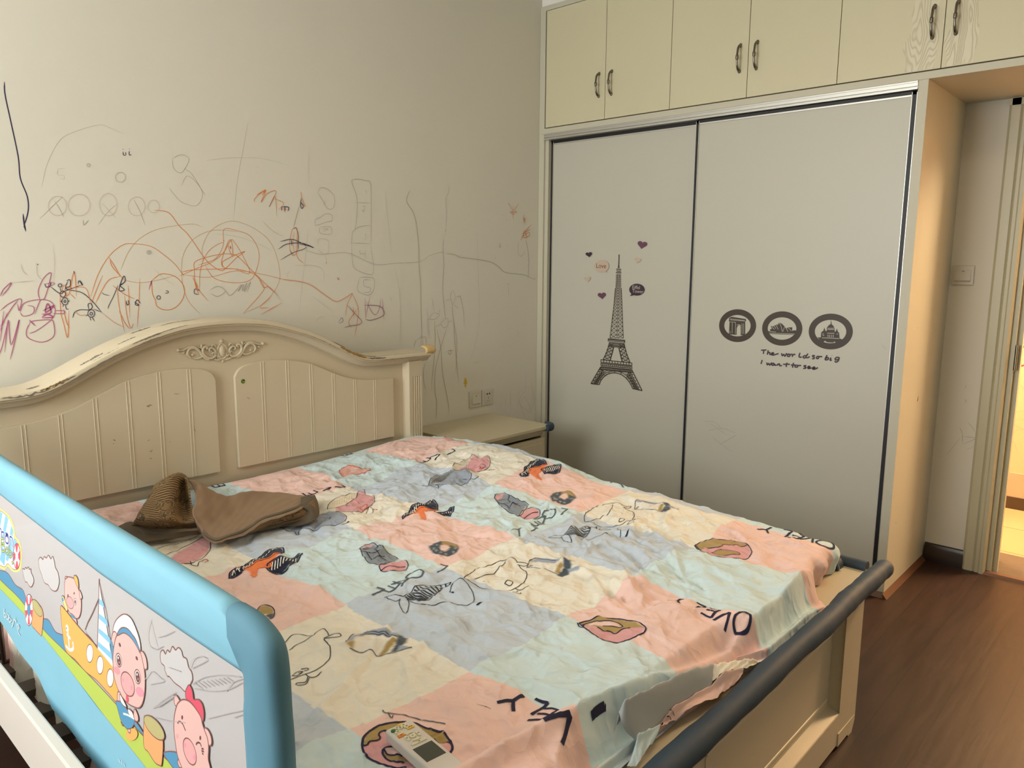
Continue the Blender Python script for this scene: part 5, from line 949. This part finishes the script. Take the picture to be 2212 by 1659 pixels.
gf(H_, '725,1245 760,1250 790,1290 835,1350 842,1370 825,1405 800,1418 775,1395 755,1360 735,1290', SE); gf(H_, '750,1200 775,1245 790,1280 770,1270 752,1240', WH_); gf(H_, '800,1290 825,1310 835,1345 805,1325', WH_)
gl(H_, '770,1320 800,1330 838,1352', WH_, .004); gf(H_, '755,1370 770,1395 762,1390', PK); gf(H_, '800,1415 815,1418 812,1440 800,1430', PK); gf(H_, '838,1370 860,1385 900,1450 880,1440 845,1400', SE)
# second tub
gf(J_, '66,1140 80,1200 120,1270 180,1330 250,1370 240,1610 215,1625 170,1595 110,1500 60,1420', RU); gf(J_, ell(165, 1252, 62, 148, 24, -.65), OL, OU, .0022)
# winking pig with the red bow
gf(J_, '480,890 495,850 512,825 532,850 548,900 560,970 600,968 640,1010 658,1080 660,1140 650,1185 625,1150 580,1060 535,1000 485,960', RD)
gf(J_, '363,945 372,925 392,935 415,970 425,1000 400,1035 372,1020', PK); gf(J_, '668,1255 700,1270 730,1330 740,1400 724,1432 700,1400 685,1340', PK)
gf(J_, '262,1510 300,1490 350,1490 400,1505 440,1560 450,1700 400,1700 330,1620', SE); gf(J_, '400,1580 425,1565 450,1600 448,1650 415,1640', PK)
gf(J_, '388,1045 405,1005 445,972 490,975 530,1000 580,1060 630,1140 650,1220 675,1290 700,1360 710,1450 706,1560 712,1700 480,1720 440,1640 400,1530 378,1400 364,1280 364,1180 374,1100', PK, OU, .0026)
gf(J_, ell(522, 1488, 56, 138, 26, -.28), SN, OU, .0022); g.tf = J_; g.poly(ell(475, 1425, 12, 26), CK); g.poly(ell(570, 1545, 14, 28), CK)
for q in ('585,1420 600,1400 625,1405 640,1440', '640,1460 662,1462', '640,1482 664,1488', '645,1505 660,1515', '400,1205 420,1190 450,1210 480,1280'): gl(J_, q, EY, .003)
g.tf = J_; g.poly(ell(447, 1148, 9, 22), EY); g.poly(ell(628, 1352, 9, 22), EY); g.poly(ell(395, 1335, 14, 26), SN)
gf(J_, '480,1600 560,1640 600,1720 500,1720', PK, None)
g.tf = J_
for q in ('130,170 100,300 110,420 180,470 250,440', '130,200 160,330 190,440', '200,350 280,330 360,290', '540,820 620,770 700,740 850,725 1030,745', '560,860 720,885 900,870 1040,800', '150,1060 250,980 380,900', '880,890 950,800 1040,765', '700,1160 900,1110 1040,1080', '960,1150 1040,1120', '70,780 140,690 220,750 260,790 120,820', '520,660 560,570 640,540 690,580 540,660', '170,1150 300,1180 480,1200', '310,650 430,690') + tuple(f'{160 + k * 22},{1050 - k * 14} {235 + k * 20},{1035 - k * 13}' for k in range(9)) + tuple(f'{560 + k * 40},{800 - k * 7} {640 + k * 40},{860 - k * 8}' for k in range(9)): g.line(q, PC, .0012, 4)
mp_.build('mesh_panel', GM, gd, fixn=False)
# padded border: rounded tube outside, flattening to the seam at the mesh
def border(path_o, path_i, name, rt=.018):
    R_ = []
    for (yo, zo), (yi, zi) in zip(path_o, path_i):
        O = np.array([yo, zo]); I = np.array([yi, zi]); d = (I - O); Lb = np.linalg.norm(d); d /= Lb; ring = []
        for t, dist in [(a, 0) for a in np.linspace(math.pi / 2, -math.pi / 2, 9)]:
            ring.append((XG + rt - .004 - rt * math.sin(t), *(O + d * (rt - rt * math.cos(t)))))
        for f_, th in ((.45, .012), (.7, .008), (.9, .004), (1.0, .0012)): ring.append((XG + rt * .8 * (1 - f_) + th * .55, *(O + d * Lb * f_)))
        for f_, th in ((1.0, .0012), (.9, .005), (.7, .010), (.45, .016)): ring.append((XG - .001 - th * .5, *(O + d * Lb * f_)))
        R_.append(ring)
    m = MB(); m.grid(np.array(R_), close_v=True, flip=True); n_ = len(R_[0]); k = len(R_)
    m.f += [list(range(n_)), [(k - 1) * n_ + i for i in range(n_)][::-1]]; m.m += [0, 0]; return m
def dens2(P, n_): P = np.array(P); L = np.r_[0, np.cumsum(np.linalg.norm(np.diff(P, axis=0), axis=1))]; t = np.linspace(0, L[-1], n_); return np.stack([np.interp(t, L, P[:, 0]), np.interp(t, L, P[:, 1])], 1)
zt_ = .925
yo_far = far; end_o = gp(500, 1292)
outer_t = dens2([(far, zt_ - .014), gp(0, 1000), gp(250, 1158), gp(420, 1264), gp(487, 1308)], 60); inner_t = dens2([(far, za)] + top_in[1:4] + [gp(524, 1450)], 60)
bt = border(outer_t, inner_t, 'top'); blue_d = blue
o = bt.build('padded_top', blue, gd, smooth=80)
cor_o = [tuple(q) for q in cr([gp(487, 1308), gp(525, 1332), gp(556, 1366), gp(576, 1405), gp(586, 1460), gp(594, 1560), gp(601, 1659), (gp(604, 1720)[0], .45), (gp(604, 1720)[0], .20)], 6)]
cor_i = [tuple(q) for q in cr([gp(524, 1450), gp(527, 1456), gp(529, 1468), gp(530, 1482), gp(530, 1500), gp(528, 1545), gp(534, 1640), (ye, .45), (ye, .20)], 6)]
blue_shaded = mat('shaded_blue_cloth', (.09, .22, .30), .75, bump=.001, bscale=18, var=.06, vscale=8)  # darker copy of the blue cloth, the end pad's shade put into its colour
border(cor_o, cor_i, 'c', .019).build('padded_end', blue_shaded, gd, smooth=80)
# lower skirt of the guard
bot = [gp(0, 1338), gp(35, 1394), gp(84, 1462), gp(115, 1530), gp(157, 1582), gp(190, 1624), gp(213, 1659), gp(262, 1735), gp(330, 1840)]
Yb = [q[0] for q in bot][::-1]; Zb = [q[1] for q in bot][::-1]
R_ = []
for y in np.linspace(far, ye, 60):
    zb = float(np.interp(y, Yb, Zb)) if y > Yb[0] else Zb[0] - .0 * (Yb[0] - y)
    zt2 = lowz(y); R_.append([(XG - .0007 - .0010 * (1 + math.sin(y * 30)) * k, y, zt2 + .006 * (1 - k) + (zb - zt2) * k) for k in np.linspace(0, 1, 5)])
sk_ = MB(); sk_.grid(np.array(R_)); pr2 = Print(sk_, 0, XG - .0030, -1, tf=H_)
for q in ('25,672 25,720 35,725 36,705 27,700', '40,700 50,712 52,738 42,735 42,715', '56,705 56,750 66,755 68,738 58,728', '72,735 78,765', '88,735 80,775 72,785', '93,725 97,760', '90,742 103,752', '106,765 108,800', '108,770 118,780 112,815 126,840', '118,775 122,800'): pr2.line(q, 1, .0026, 3)
for q in ('735,1605 745,1625', '752,1612 758,1640', '765,1625 772,1650'): pr2.line(q, 1, .002, 3)
sk_.build('lower_skirt', [blue, gi('white', 0)], gd, smooth=60, fixn=False)
# seam piping between top and end pads, and steel legs under the mattress
for y in (-.55, -1.75):
    MB().tube([(XG + .012, y, .60), (XG + .012, y, .317), (-.5, y, .317)], .008, 8).build('steel_leg', steel, gd, smooth=50)

# ================================================================== NIGHTSTAND
ns_ = thing('nightstand', 'low cream nightstand between the headboard and the wardrobe, blue foam on one corner', 'nightstand', (1.33, -.21, 0))
nm = mat('nightstand_cream', (.56, .49, .33), .35, var=.02, vscale=4)
MB().box(1.03, 1.595, -.004, -.432, .556, .574).build('top', nm, ns_, bevel=.003)
MB().box(1.042, 1.583, -.006, -.422, .542, .555).build('moulding', nm, ns_, bevel=.004)
MB().box(1.055, 1.07, -.01, -.395, .001, .541).box(1.555, 1.57, -.01, -.395, .001, .541).box(1.07, 1.555, -.01, -.025, .001, .541).box(1.07, 1.555, -.025, -.395, .03, .045).box(1.07, 1.555, -.37, -.395, .52, .541).build('body', nm, ns_, bevel=.002)
for z0_, z1_ in ((.285, .512), (.05, .275)):
    d = MB().box(1.062, 1.563, -.396, -.412, z0_, z1_).box(1.085, 1.54, -.411, -.4135, z0_ + .025, z1_ - .025).build('drawer', nm, ns_, bevel=.003)
    MB().tube([(1.3125, -.4136, (z0_ + z1_) / 2), (1.3125, -.425, (z0_ + z1_) / 2)], .004).ball((1.3125, -.43, (z0_ + z1_) / 2), .011).build('knob', steel, d, smooth=60)
cb_ = MB(); R_ = []
for a in np.linspace(0, 1, 9):
    t = a * math.pi / 2; cxx, cyy = 1.578 + .022 * math.sin(t) * 1, -.412 - .022 * math.cos(t)
    R_.append([(cxx + (.012 * math.cos(k) + .004) * math.sin(t), cyy - (.012 * math.cos(k) + .004) * math.cos(t), .565 + .019 * math.sin(k)) for k in np.linspace(0, 2 * math.pi, 14, endpoint=False)])
ext0 = [[(x - .030, y, z) for x, y, z in R_[0]]]; ext1 = [[(x, y + .030, z) for x, y, z in R_[-1]]]
R_ = ext0 + R_ + ext1; cb_.grid(np.array(R_), close_v=True); n_ = 14; k = len(R_); cb_.f += [list(range(n_)), [(k - 1) * n_ + i for i in range(n_)][::-1]]; cb_.m += [0, 0]
o = cb_.build('foam_corner', foam, ns_, smooth=60); o['label'] = 'slate blue foam corner cover'

# ================================================================== BROWN FABRIC COVER
def ctrl(rows, sc, ox, oy):
    out = []
    for r in rows:
        q = []
        for u, v, k, a in r:
            P = on(ox + u / sc, oy + v / sc, 2 if k == 'z' else 1, a + (.006 if k == 'z' else -.012))
            if P[2] < .610 and k == 'y': P = on(ox + u / sc, oy + v / sc, 2, .612)
            q.append(P)
        out.append(q)
    return np.array(out)
def surf(Cg, n=8):
    A = np.array([cr(r, n) for r in Cg]); return np.array([cr(A[:, j], n) for j in range(A.shape[1])]).transpose(1, 0, 2)
T4 = (4.514, 230, 980)
tan = mat('tan_sateen', (.27, .175, .11), .45, bump=.0006, bscale=12, var=.06, vscale=10); hem = mat('olive_brown_hem', (.115, .088, .058), .85, bump=.0008, bscale=60, var=.15, vscale=20)
jq = bpy.data.materials.new('striped_brown_jacquard'); jq.use_nodes = True; nt = jq.node_tree; b = nt.nodes['Principled BSDF']; b.inputs['Roughness'].default_value = .7
uvn = nt.nodes.new('ShaderNodeUVMap'); uvn.uv_map = 'uv'; wv = nt.nodes.new('ShaderNodeTexWave'); wv.wave_type = 'BANDS'; wv.bands_direction = 'Y'; wv.inputs['Scale'].default_value = 3.2; wv.inputs['Distortion'].default_value = .4
nt.links.new(uvn.outputs[0], wv.inputs['Vector']); nz = nt.nodes.new('ShaderNodeTexNoise'); nz.inputs['Scale'].default_value = 2.6; nt.links.new(uvn.outputs[0], nz.inputs['Vector'])
rp = nt.nodes.new('ShaderNodeValToRGB'); rp.color_ramp.elements[0].position = .42; rp.color_ramp.elements[0].color = (.045, .026, .012, 1); rp.color_ramp.elements[1].position = .62; rp.color_ramp.elements[1].color = (.30, .18, .07, 1); nt.links.new(wv.outputs[0], rp.inputs[0])
rq = nt.nodes.new('ShaderNodeValToRGB'); rq.color_ramp.interpolation = 'CONSTANT'; rq.color_ramp.elements[0].color = (.20, .12, .045, 1); rq.color_ramp.elements[1].position = .47; rq.color_ramp.elements[1].color = (.07, .04, .018, 1); e_ = rq.color_ramp.elements.new(.53); e_.color = (.28, .18, .08, 1); e_ = rq.color_ramp.elements.new(.56); e_.color = (.13, .08, .03, 1); nt.links.new(nz.outputs[0], rq.inputs[0])
nz2 = nt.nodes.new('ShaderNodeTexNoise'); nz2.inputs['Scale'].default_value = 1.1; nt.links.new(uvn.outputs[0], nz2.inputs['Vector']); gt = nt.nodes.new('ShaderNodeMath'); gt.operation = 'GREATER_THAN'; gt.inputs[1].default_value = .50; nt.links.new(nz2.outputs[0], gt.inputs[0])
mx = nt.nodes.new('ShaderNodeMix'); mx.data_type = 'RGBA'; nt.links.new(gt.outputs[0], mx.inputs[0]); nt.links.new(rp.outputs[0], mx.inputs[6]); nt.links.new(rq.outputs[0], mx.inputs[7]); nt.links.new(mx.outputs[2], b.inputs['Base Color'])
fc = MB(); UVs = []
def padd(rows, m, n=8, uv=(1, 1), crs=.0):
    Sf = surf(ctrl(rows, *T4), n); a, b_ = Sf.shape[:2]
    if crs:
        for i in range(a):
            for j in range(b_): Sf[i, j, 2] += crs * math.sin(i * .9 + j * .45) * math.sin(j * .7 + 1)
    fc.grid(Sf, m)
    for i in range(a - 1):
        for j in range(b_ - 1):
            for p, q in ((i, j), (i + 1, j), (i + 1, j + 1), (i, j + 1)): UVs.append((q / b_ * uv[0], p / a * uv[1]))
zB = .592
# patterned lump
padd([[(540, 262, 'z', .60), (590, 235, 'z', .60), (660, 215, 'z', .60), (720, 215, 'z', .60), (780, 240, 'z', .60), (850, 300, 'z', .60)],
      [(470, 300, 'y', -.50), (590, 228, 'y', -.49), (655, 196, 'y', -.49), (710, 188, 'y', -.49), (755, 202, 'y', -.50), (800, 240, 'y', -.53)],
      [(430, 385, 'y', -.56), (520, 320, 'y', -.565), (610, 280, 'y', -.575), (690, 290, 'y', -.565), (745, 330, 'y', -.53), (800, 300, 'y', -.58)],
      [(375, 475, 'y', -.60), (450, 450, 'y', -.625), (560, 420, 'y', -.635), (650, 410, 'y', -.63), (750, 480, 'y', -.57), (820, 460, 'y', -.635)],
      [(320, 560, 'y', -.63), (400, 560, 'y', -.665), (520, 540, 'y', -.675), (640, 540, 'y', -.68), (750, 590, 'y', -.635), (845, 570, 'y', -.68)],
      [(280, 640, 'y', -.64), (380, 650, 'y', -.69), (500, 660, 'y', -.71), (640, 650, 'y', -.72), (760, 670, 'y', -.70), (860, 660, 'y', -.715)],
      [(240, 705, 'z', .615), (340, 720, 'z', .605), (480, 737, 'z', .60), (640, 742, 'z', .60), (780, 735, 'z', .60), (885, 722, 'z', .60)]], 0, 7, (2.4, 3.4), .001)
# grey brown hem below it
padd([[(150, 690, 'z', .60), (235, 660, 'z', .622), (340, 712, 'z', .622), (480, 730, 'z', .618), (640, 735, 'z', .616), (780, 730, 'z', .614), (890, 722, 'z', .61)],
      [(90, 730, 'z', .600), (240, 720, 'z', .612), (340, 750, 'z', .615), (480, 765, 'z', .610), (640, 765, 'z', .61), (780, 755, 'z', .61), (895, 745, 'z', .61)],
      [(110, 760, 'z', .598), (290, 790, 'z', .598), (370, 800, 'z', .604), (480, 790, 'z', .604), (640, 790, 'z', .603), (780, 775, 'z', .602), (905, 765, 'z', .60)],
      [(180, 800, 'z', .592), (290, 842, 'z', .592), (345, 866, 'z', .592), (480, 845, 'z', .592), (640, 828, 'z', .592), (780, 805, 'z', .592), (915, 785, 'z', .592)]], 2, 6, crs=.0012)
# tan flap
padd([[(790, 235, 'y', -.50), (905, 330, 'z', .60), (1010, 385, 'z', .60), (1110, 430, 'z', .60), (1210, 450, 'z', .60), (1310, 420, 'z', .60), (1430, 400, 'z', .60), (1570, 405, 'z', .60), (1750, 415, 'z', .60), (1890, 430, 'z', .60), (2020, 425, 'z', .60)],
      [(775, 243, 'y', -.515), (900, 272, 'y', -.53), (1000, 342, 'y', -.55), (1100, 392, 'y', -.56), (1200, 412, 'y', -.56), (1300, 378, 'y', -.56), (1420, 366, 'y', -.55), (1560, 374, 'y', -.54), (1750, 384, 'y', -.52), (1890, 408, 'y', -.51), (2030, 404, 'y', -.49)],
      [(850, 330, 'y', -.57), (930, 380, 'y', -.60), (1020, 440, 'y', -.61), (1110, 470, 'y', -.62), (1210, 500, 'y', -.62), (1320, 470, 'y', -.61), (1430, 450, 'y', -.60), (1560, 450, 'y', -.585), (1740, 440, 'y', -.56), (1880, 440, 'y', -.545), (2010, 420, 'y', -.51)],
      [(872, 450, 'y', -.64), (950, 500, 'y', -.66), (1040, 540, 'y', -.665), (1130, 560, 'y', -.665), (1230, 590, 'y', -.67), (1330, 560, 'y', -.66), (1440, 540, 'y', -.645), (1560, 530, 'y', -.63), (1720, 500, 'y', -.60), (1860, 480, 'y', -.58), (1990, 440, 'y', -.53)],
      [(838, 560, 'y', -.685), (940, 610, 'y', -.70), (1040, 650, 'y', -.705), (1130, 670, 'y', -.71), (1220, 680, 'y', -.71), (1330, 640, 'y', -.70), (1430, 610, 'y', -.68), (1540, 590, 'y', -.66), (1710, 550, 'y', -.63), (1850, 515, 'y', -.60), (1960, 465, 'y', -.55)],
      [(870, 660, 'y', -.715), (950, 710, 'y', -.73), (1040, 750, 'y', -.735), (1110, 760, 'y', -.735), (1210, 760, 'y', -.73), (1310, 720, 'y', -.72), (1420, 680, 'y', -.70), (1530, 635, 'y', -.68), (1700, 590, 'y', -.645), (1850, 545, 'y', -.615), (1930, 500, 'y', -.57)],
      [(905, 750, 'z', .600), (955, 820, 'z', .597), (1030, 862, 'z', .595), (1085, 868, 'z', .595), (1190, 835, 'z', .597), (1320, 800, 'z', .600), (1420, 738, 'z', .612), (1530, 665, 'z', .622), (1700, 617, 'z', .625), (1850, 562, 'z', .628), (1915, 520, 'z', .632)]], 1, 6, crs=.0016)
# right end: patterned underside with its hem
padd([[(1330, 792, 'z', .596), (1430, 735, 'z', .608), (1540, 662, 'z', .618), (1700, 614, 'z', .620), (1850, 562, 'z', .622), (1945, 500, 'z', .628), (2020, 440, 'z', .632)],
      [(1340, 800, 'z', .592), (1440, 755, 'z', .600), (1560, 690, 'z', .607), (1710, 645, 'z', .610), (1860, 600, 'z', .612), (1960, 555, 'z', .615), (2045, 500, 'z', .620)],
      [(1340, 806, 'z', .589), (1450, 765, 'z', .590), (1580, 725, 'z', .592), (1720, 685, 'z', .595), (1870, 640, 'z', .597), (1975, 610, 'z', .600), (2060, 560, 'z', .605)]], 0, 6, (2.4, .8))
padd([[(1500, 745, 'z', .592), (1720, 683, 'z', .598), (1870, 640, 'z', .600), (1950, 570, 'z', .612), (1900, 500, 'z', .630), (1895, 420, 'y', -.53)],
      [(1480, 760, 'z', .588), (1720, 700, 'z', .588), (1890, 668, 'z', .589), (2010, 600, 'z', .605), (1990, 490, 'z', .625), (1960, 410, 'y', -.50)],
      [(1480, 765, 'z', .585), (1730, 708, 'z', .585), (1910, 690, 'z', .586), (2062, 620, 'z', .595), (2068, 500, 'z', .608), (2032, 402, 'y', -.485)]], 2, 6)
# hem tape along the flap's edge
L1 = cr([on(T4[1] + u / T4[0], T4[2] + v / T4[0], 2, z) for u, v, z in ((905, 752, .602), (955, 822, .599), (1030, 864, .597), (1085, 870, .597), (1190, 837, .599), (1320, 802, .602), (1420, 740, .614), (1530, 667, .624), (1700, 617, .627), (1850, 564, .630), (1917, 520, .634))], 6)
L2 = cr([on(T4[1] + u / T4[0], T4[2] + v / T4[0], 2, z) for u, v, z in ((935, 745, .606), (975, 800, .604), (1035, 838, .603), (1085, 842, .603), (1185, 812, .606), (1305, 775, .612), (1405, 712, .622), (1515, 642, .632), (1690, 592, .636), (1835, 542, .639), (1900, 500, .642))], 6)
fc.grid(np.stack([L1, L2], 1) + np.array([-.001, -.004, .009]), 3)
UVs += [(0, 0)] * (4 * (len(L1) - 1))
fo = fc.build('fabric_cover', [jq, tan, hem, mat('olive_piping', (.17, .135, .09), .8)], smooth=75, fixn=False)
ul = fo.data.uv_layers.new(name='uv'); ul.data.foreach_set('uv', np.array(UVs, np.float32).ravel())
sm = fo.modifiers.new('thick', 'SOLIDIFY'); sm.thickness = .0022; sm.offset = -1
tag(fo, 'rumpled brown fabric cover, tan outside and striped inside, lying on the sheet', 'fabric cover')

# ================================================================== REMOTE CONTROL
a = on(838, 1588, 2, .60); b_ = on(887, 1566, 2, .60); c2 = on(998, 1659, 2, .60)
wdv = b_ - a; Wd = np.linalg.norm(wdv); lv = (c2 - b_); lv /= np.linalg.norm(lv)
rc = thing('remote_control', 'white air conditioner remote with orange and green keys, lying on the sheet', 'remote control', tuple(a))
ang = math.atan2(lv[1], lv[0]) + math.pi / 2            # local -y runs along the remote
ca_, sa_ = math.cos(ang), math.sin(ang); W0 = .050; L0 = .150
org = b_
def RL(x, y, z): return (org[0] + (x - W0 / 2) * ca_ - y * sa_, org[1] + (x - W0 / 2) * sa_ + y * ca_, .592 + z)
def rbox(x0, x1, y0, y1, z0, z1, name, m, parent, bev=.0012, taper=0):
    mb = MB(); v = [RL(x + (taper if (z == z1) else 0) * (-1 if x == x1 else 1), y, z) for z in (z0, z1) for y in (y0, y1) for x in (x0, x1)]
    mb.add(v, [(0, 2, 3, 1), (4, 5, 7, 6), (0, 1, 5, 4), (2, 6, 7, 3), (0, 4, 6, 2), (1, 3, 7, 5)]); return mb.build(name, m, parent, bevel=bev, seg=3)
rw = mat('remote_ivory', (.66, .61, .56), .4); key = mat('key_cream', (.70, .66, .48), .5); kg = mat('key_green', (.02, .14, .03), .5); ko = mat('key_orange', (.75, .26, .03), .5); ky = mat('key_yellow', (.78, .52, .12), .5); sc_ = mat('lcd_grey', (.06, .065, .05), .25)
rbox(-W0 / 2, W0 / 2, -L0, 0, 0, .020, 'body', rw, rc, .004)
tz = .0202; h = W0 / 2
rbox(-h + .007, h - .007, -.112, -.072, .0195, .0206, 'screen', sc_, rc, .0004)
dm = MB(); dm.prism([RL(-.0165 + .0038 * math.cos(t), -.0125 + .0038 * math.sin(t), 0)[:2] for t in np.linspace(0, 6.28, 14, endpoint=False)], 2, .6115, .6138); dm.build('power_key', kg, rc)
for x, y, w0, l0, m in ((-.0075, -.0095, .004, .0022, key), (.0015, -.006, .0045, .0028, ky), (.0045, -.0105, .005, .0028, key), (-.004, -.0140, .0045, .0025, key), (-.0125, -.020, .005, .0025, key), (-.0125, -.026, .0048, .0025, key), (-.013, -.0315, .006, .0033, ko), (.007, -.0160, .005, .0025, key), (.0105, -.0215, .0065, .0034, ky)):
    rbox(x - w0, x + w0, y - l0, y + l0, .0195, .0222, 'key', m, rc, .0008)
for k in range(4):
    t0 = k * math.pi / 2 + .18 + .785; t1 = t0 + math.pi / 2 - .36; ang2 = np.linspace(t0, t1, 7); cx0, cy0 = .0005, -.044
    pl = [RL(cx0 + .0135 * math.cos(t), cy0 + .0135 * math.sin(t), 0)[:2] for t in ang2] + [RL(cx0 + .0085 * math.cos(t), cy0 + .0085 * math.sin(t), 0)[:2] for t in ang2[::-1]]
    MB().prism(pl, 2, .6115, .6142).build('ring_key', key, rc, bevel=.0005)
MB().prism([RL(.0005 + .0055 * math.cos(t), -.044 + .0055 * math.sin(t), 0)[:2] for t in np.linspace(0, 6.28, 18, endpoint=False)], 2, .6115, .6144).build('centre_key', key, rc, bevel=.0005)
rbox(-.014, .014, -.0655, -.0605, .0195, .0222, 'wide_key', key, rc, .0008)
mk = MB()
for x, y in ((-.0075, -.0095), (.0045, -.0105), (-.004, -.014), (-.0125, -.02), (.007, -.016), (-.013, -.0315), (.0085, -.0215), (.0005, -.044), (.0115, -.044), (-.0105, -.044), (.0005, -.063), (.0125, -.0215)):
    v = [RL(x + i, y + j, .02245) for i, j in ((-.0016, -.0007), (.0016, -.0007), (.0016, .0007), (-.0016, .0007))]; mk.add(v, [(0, 1, 2, 3)])
mk.build('key_marks', slot, rc)
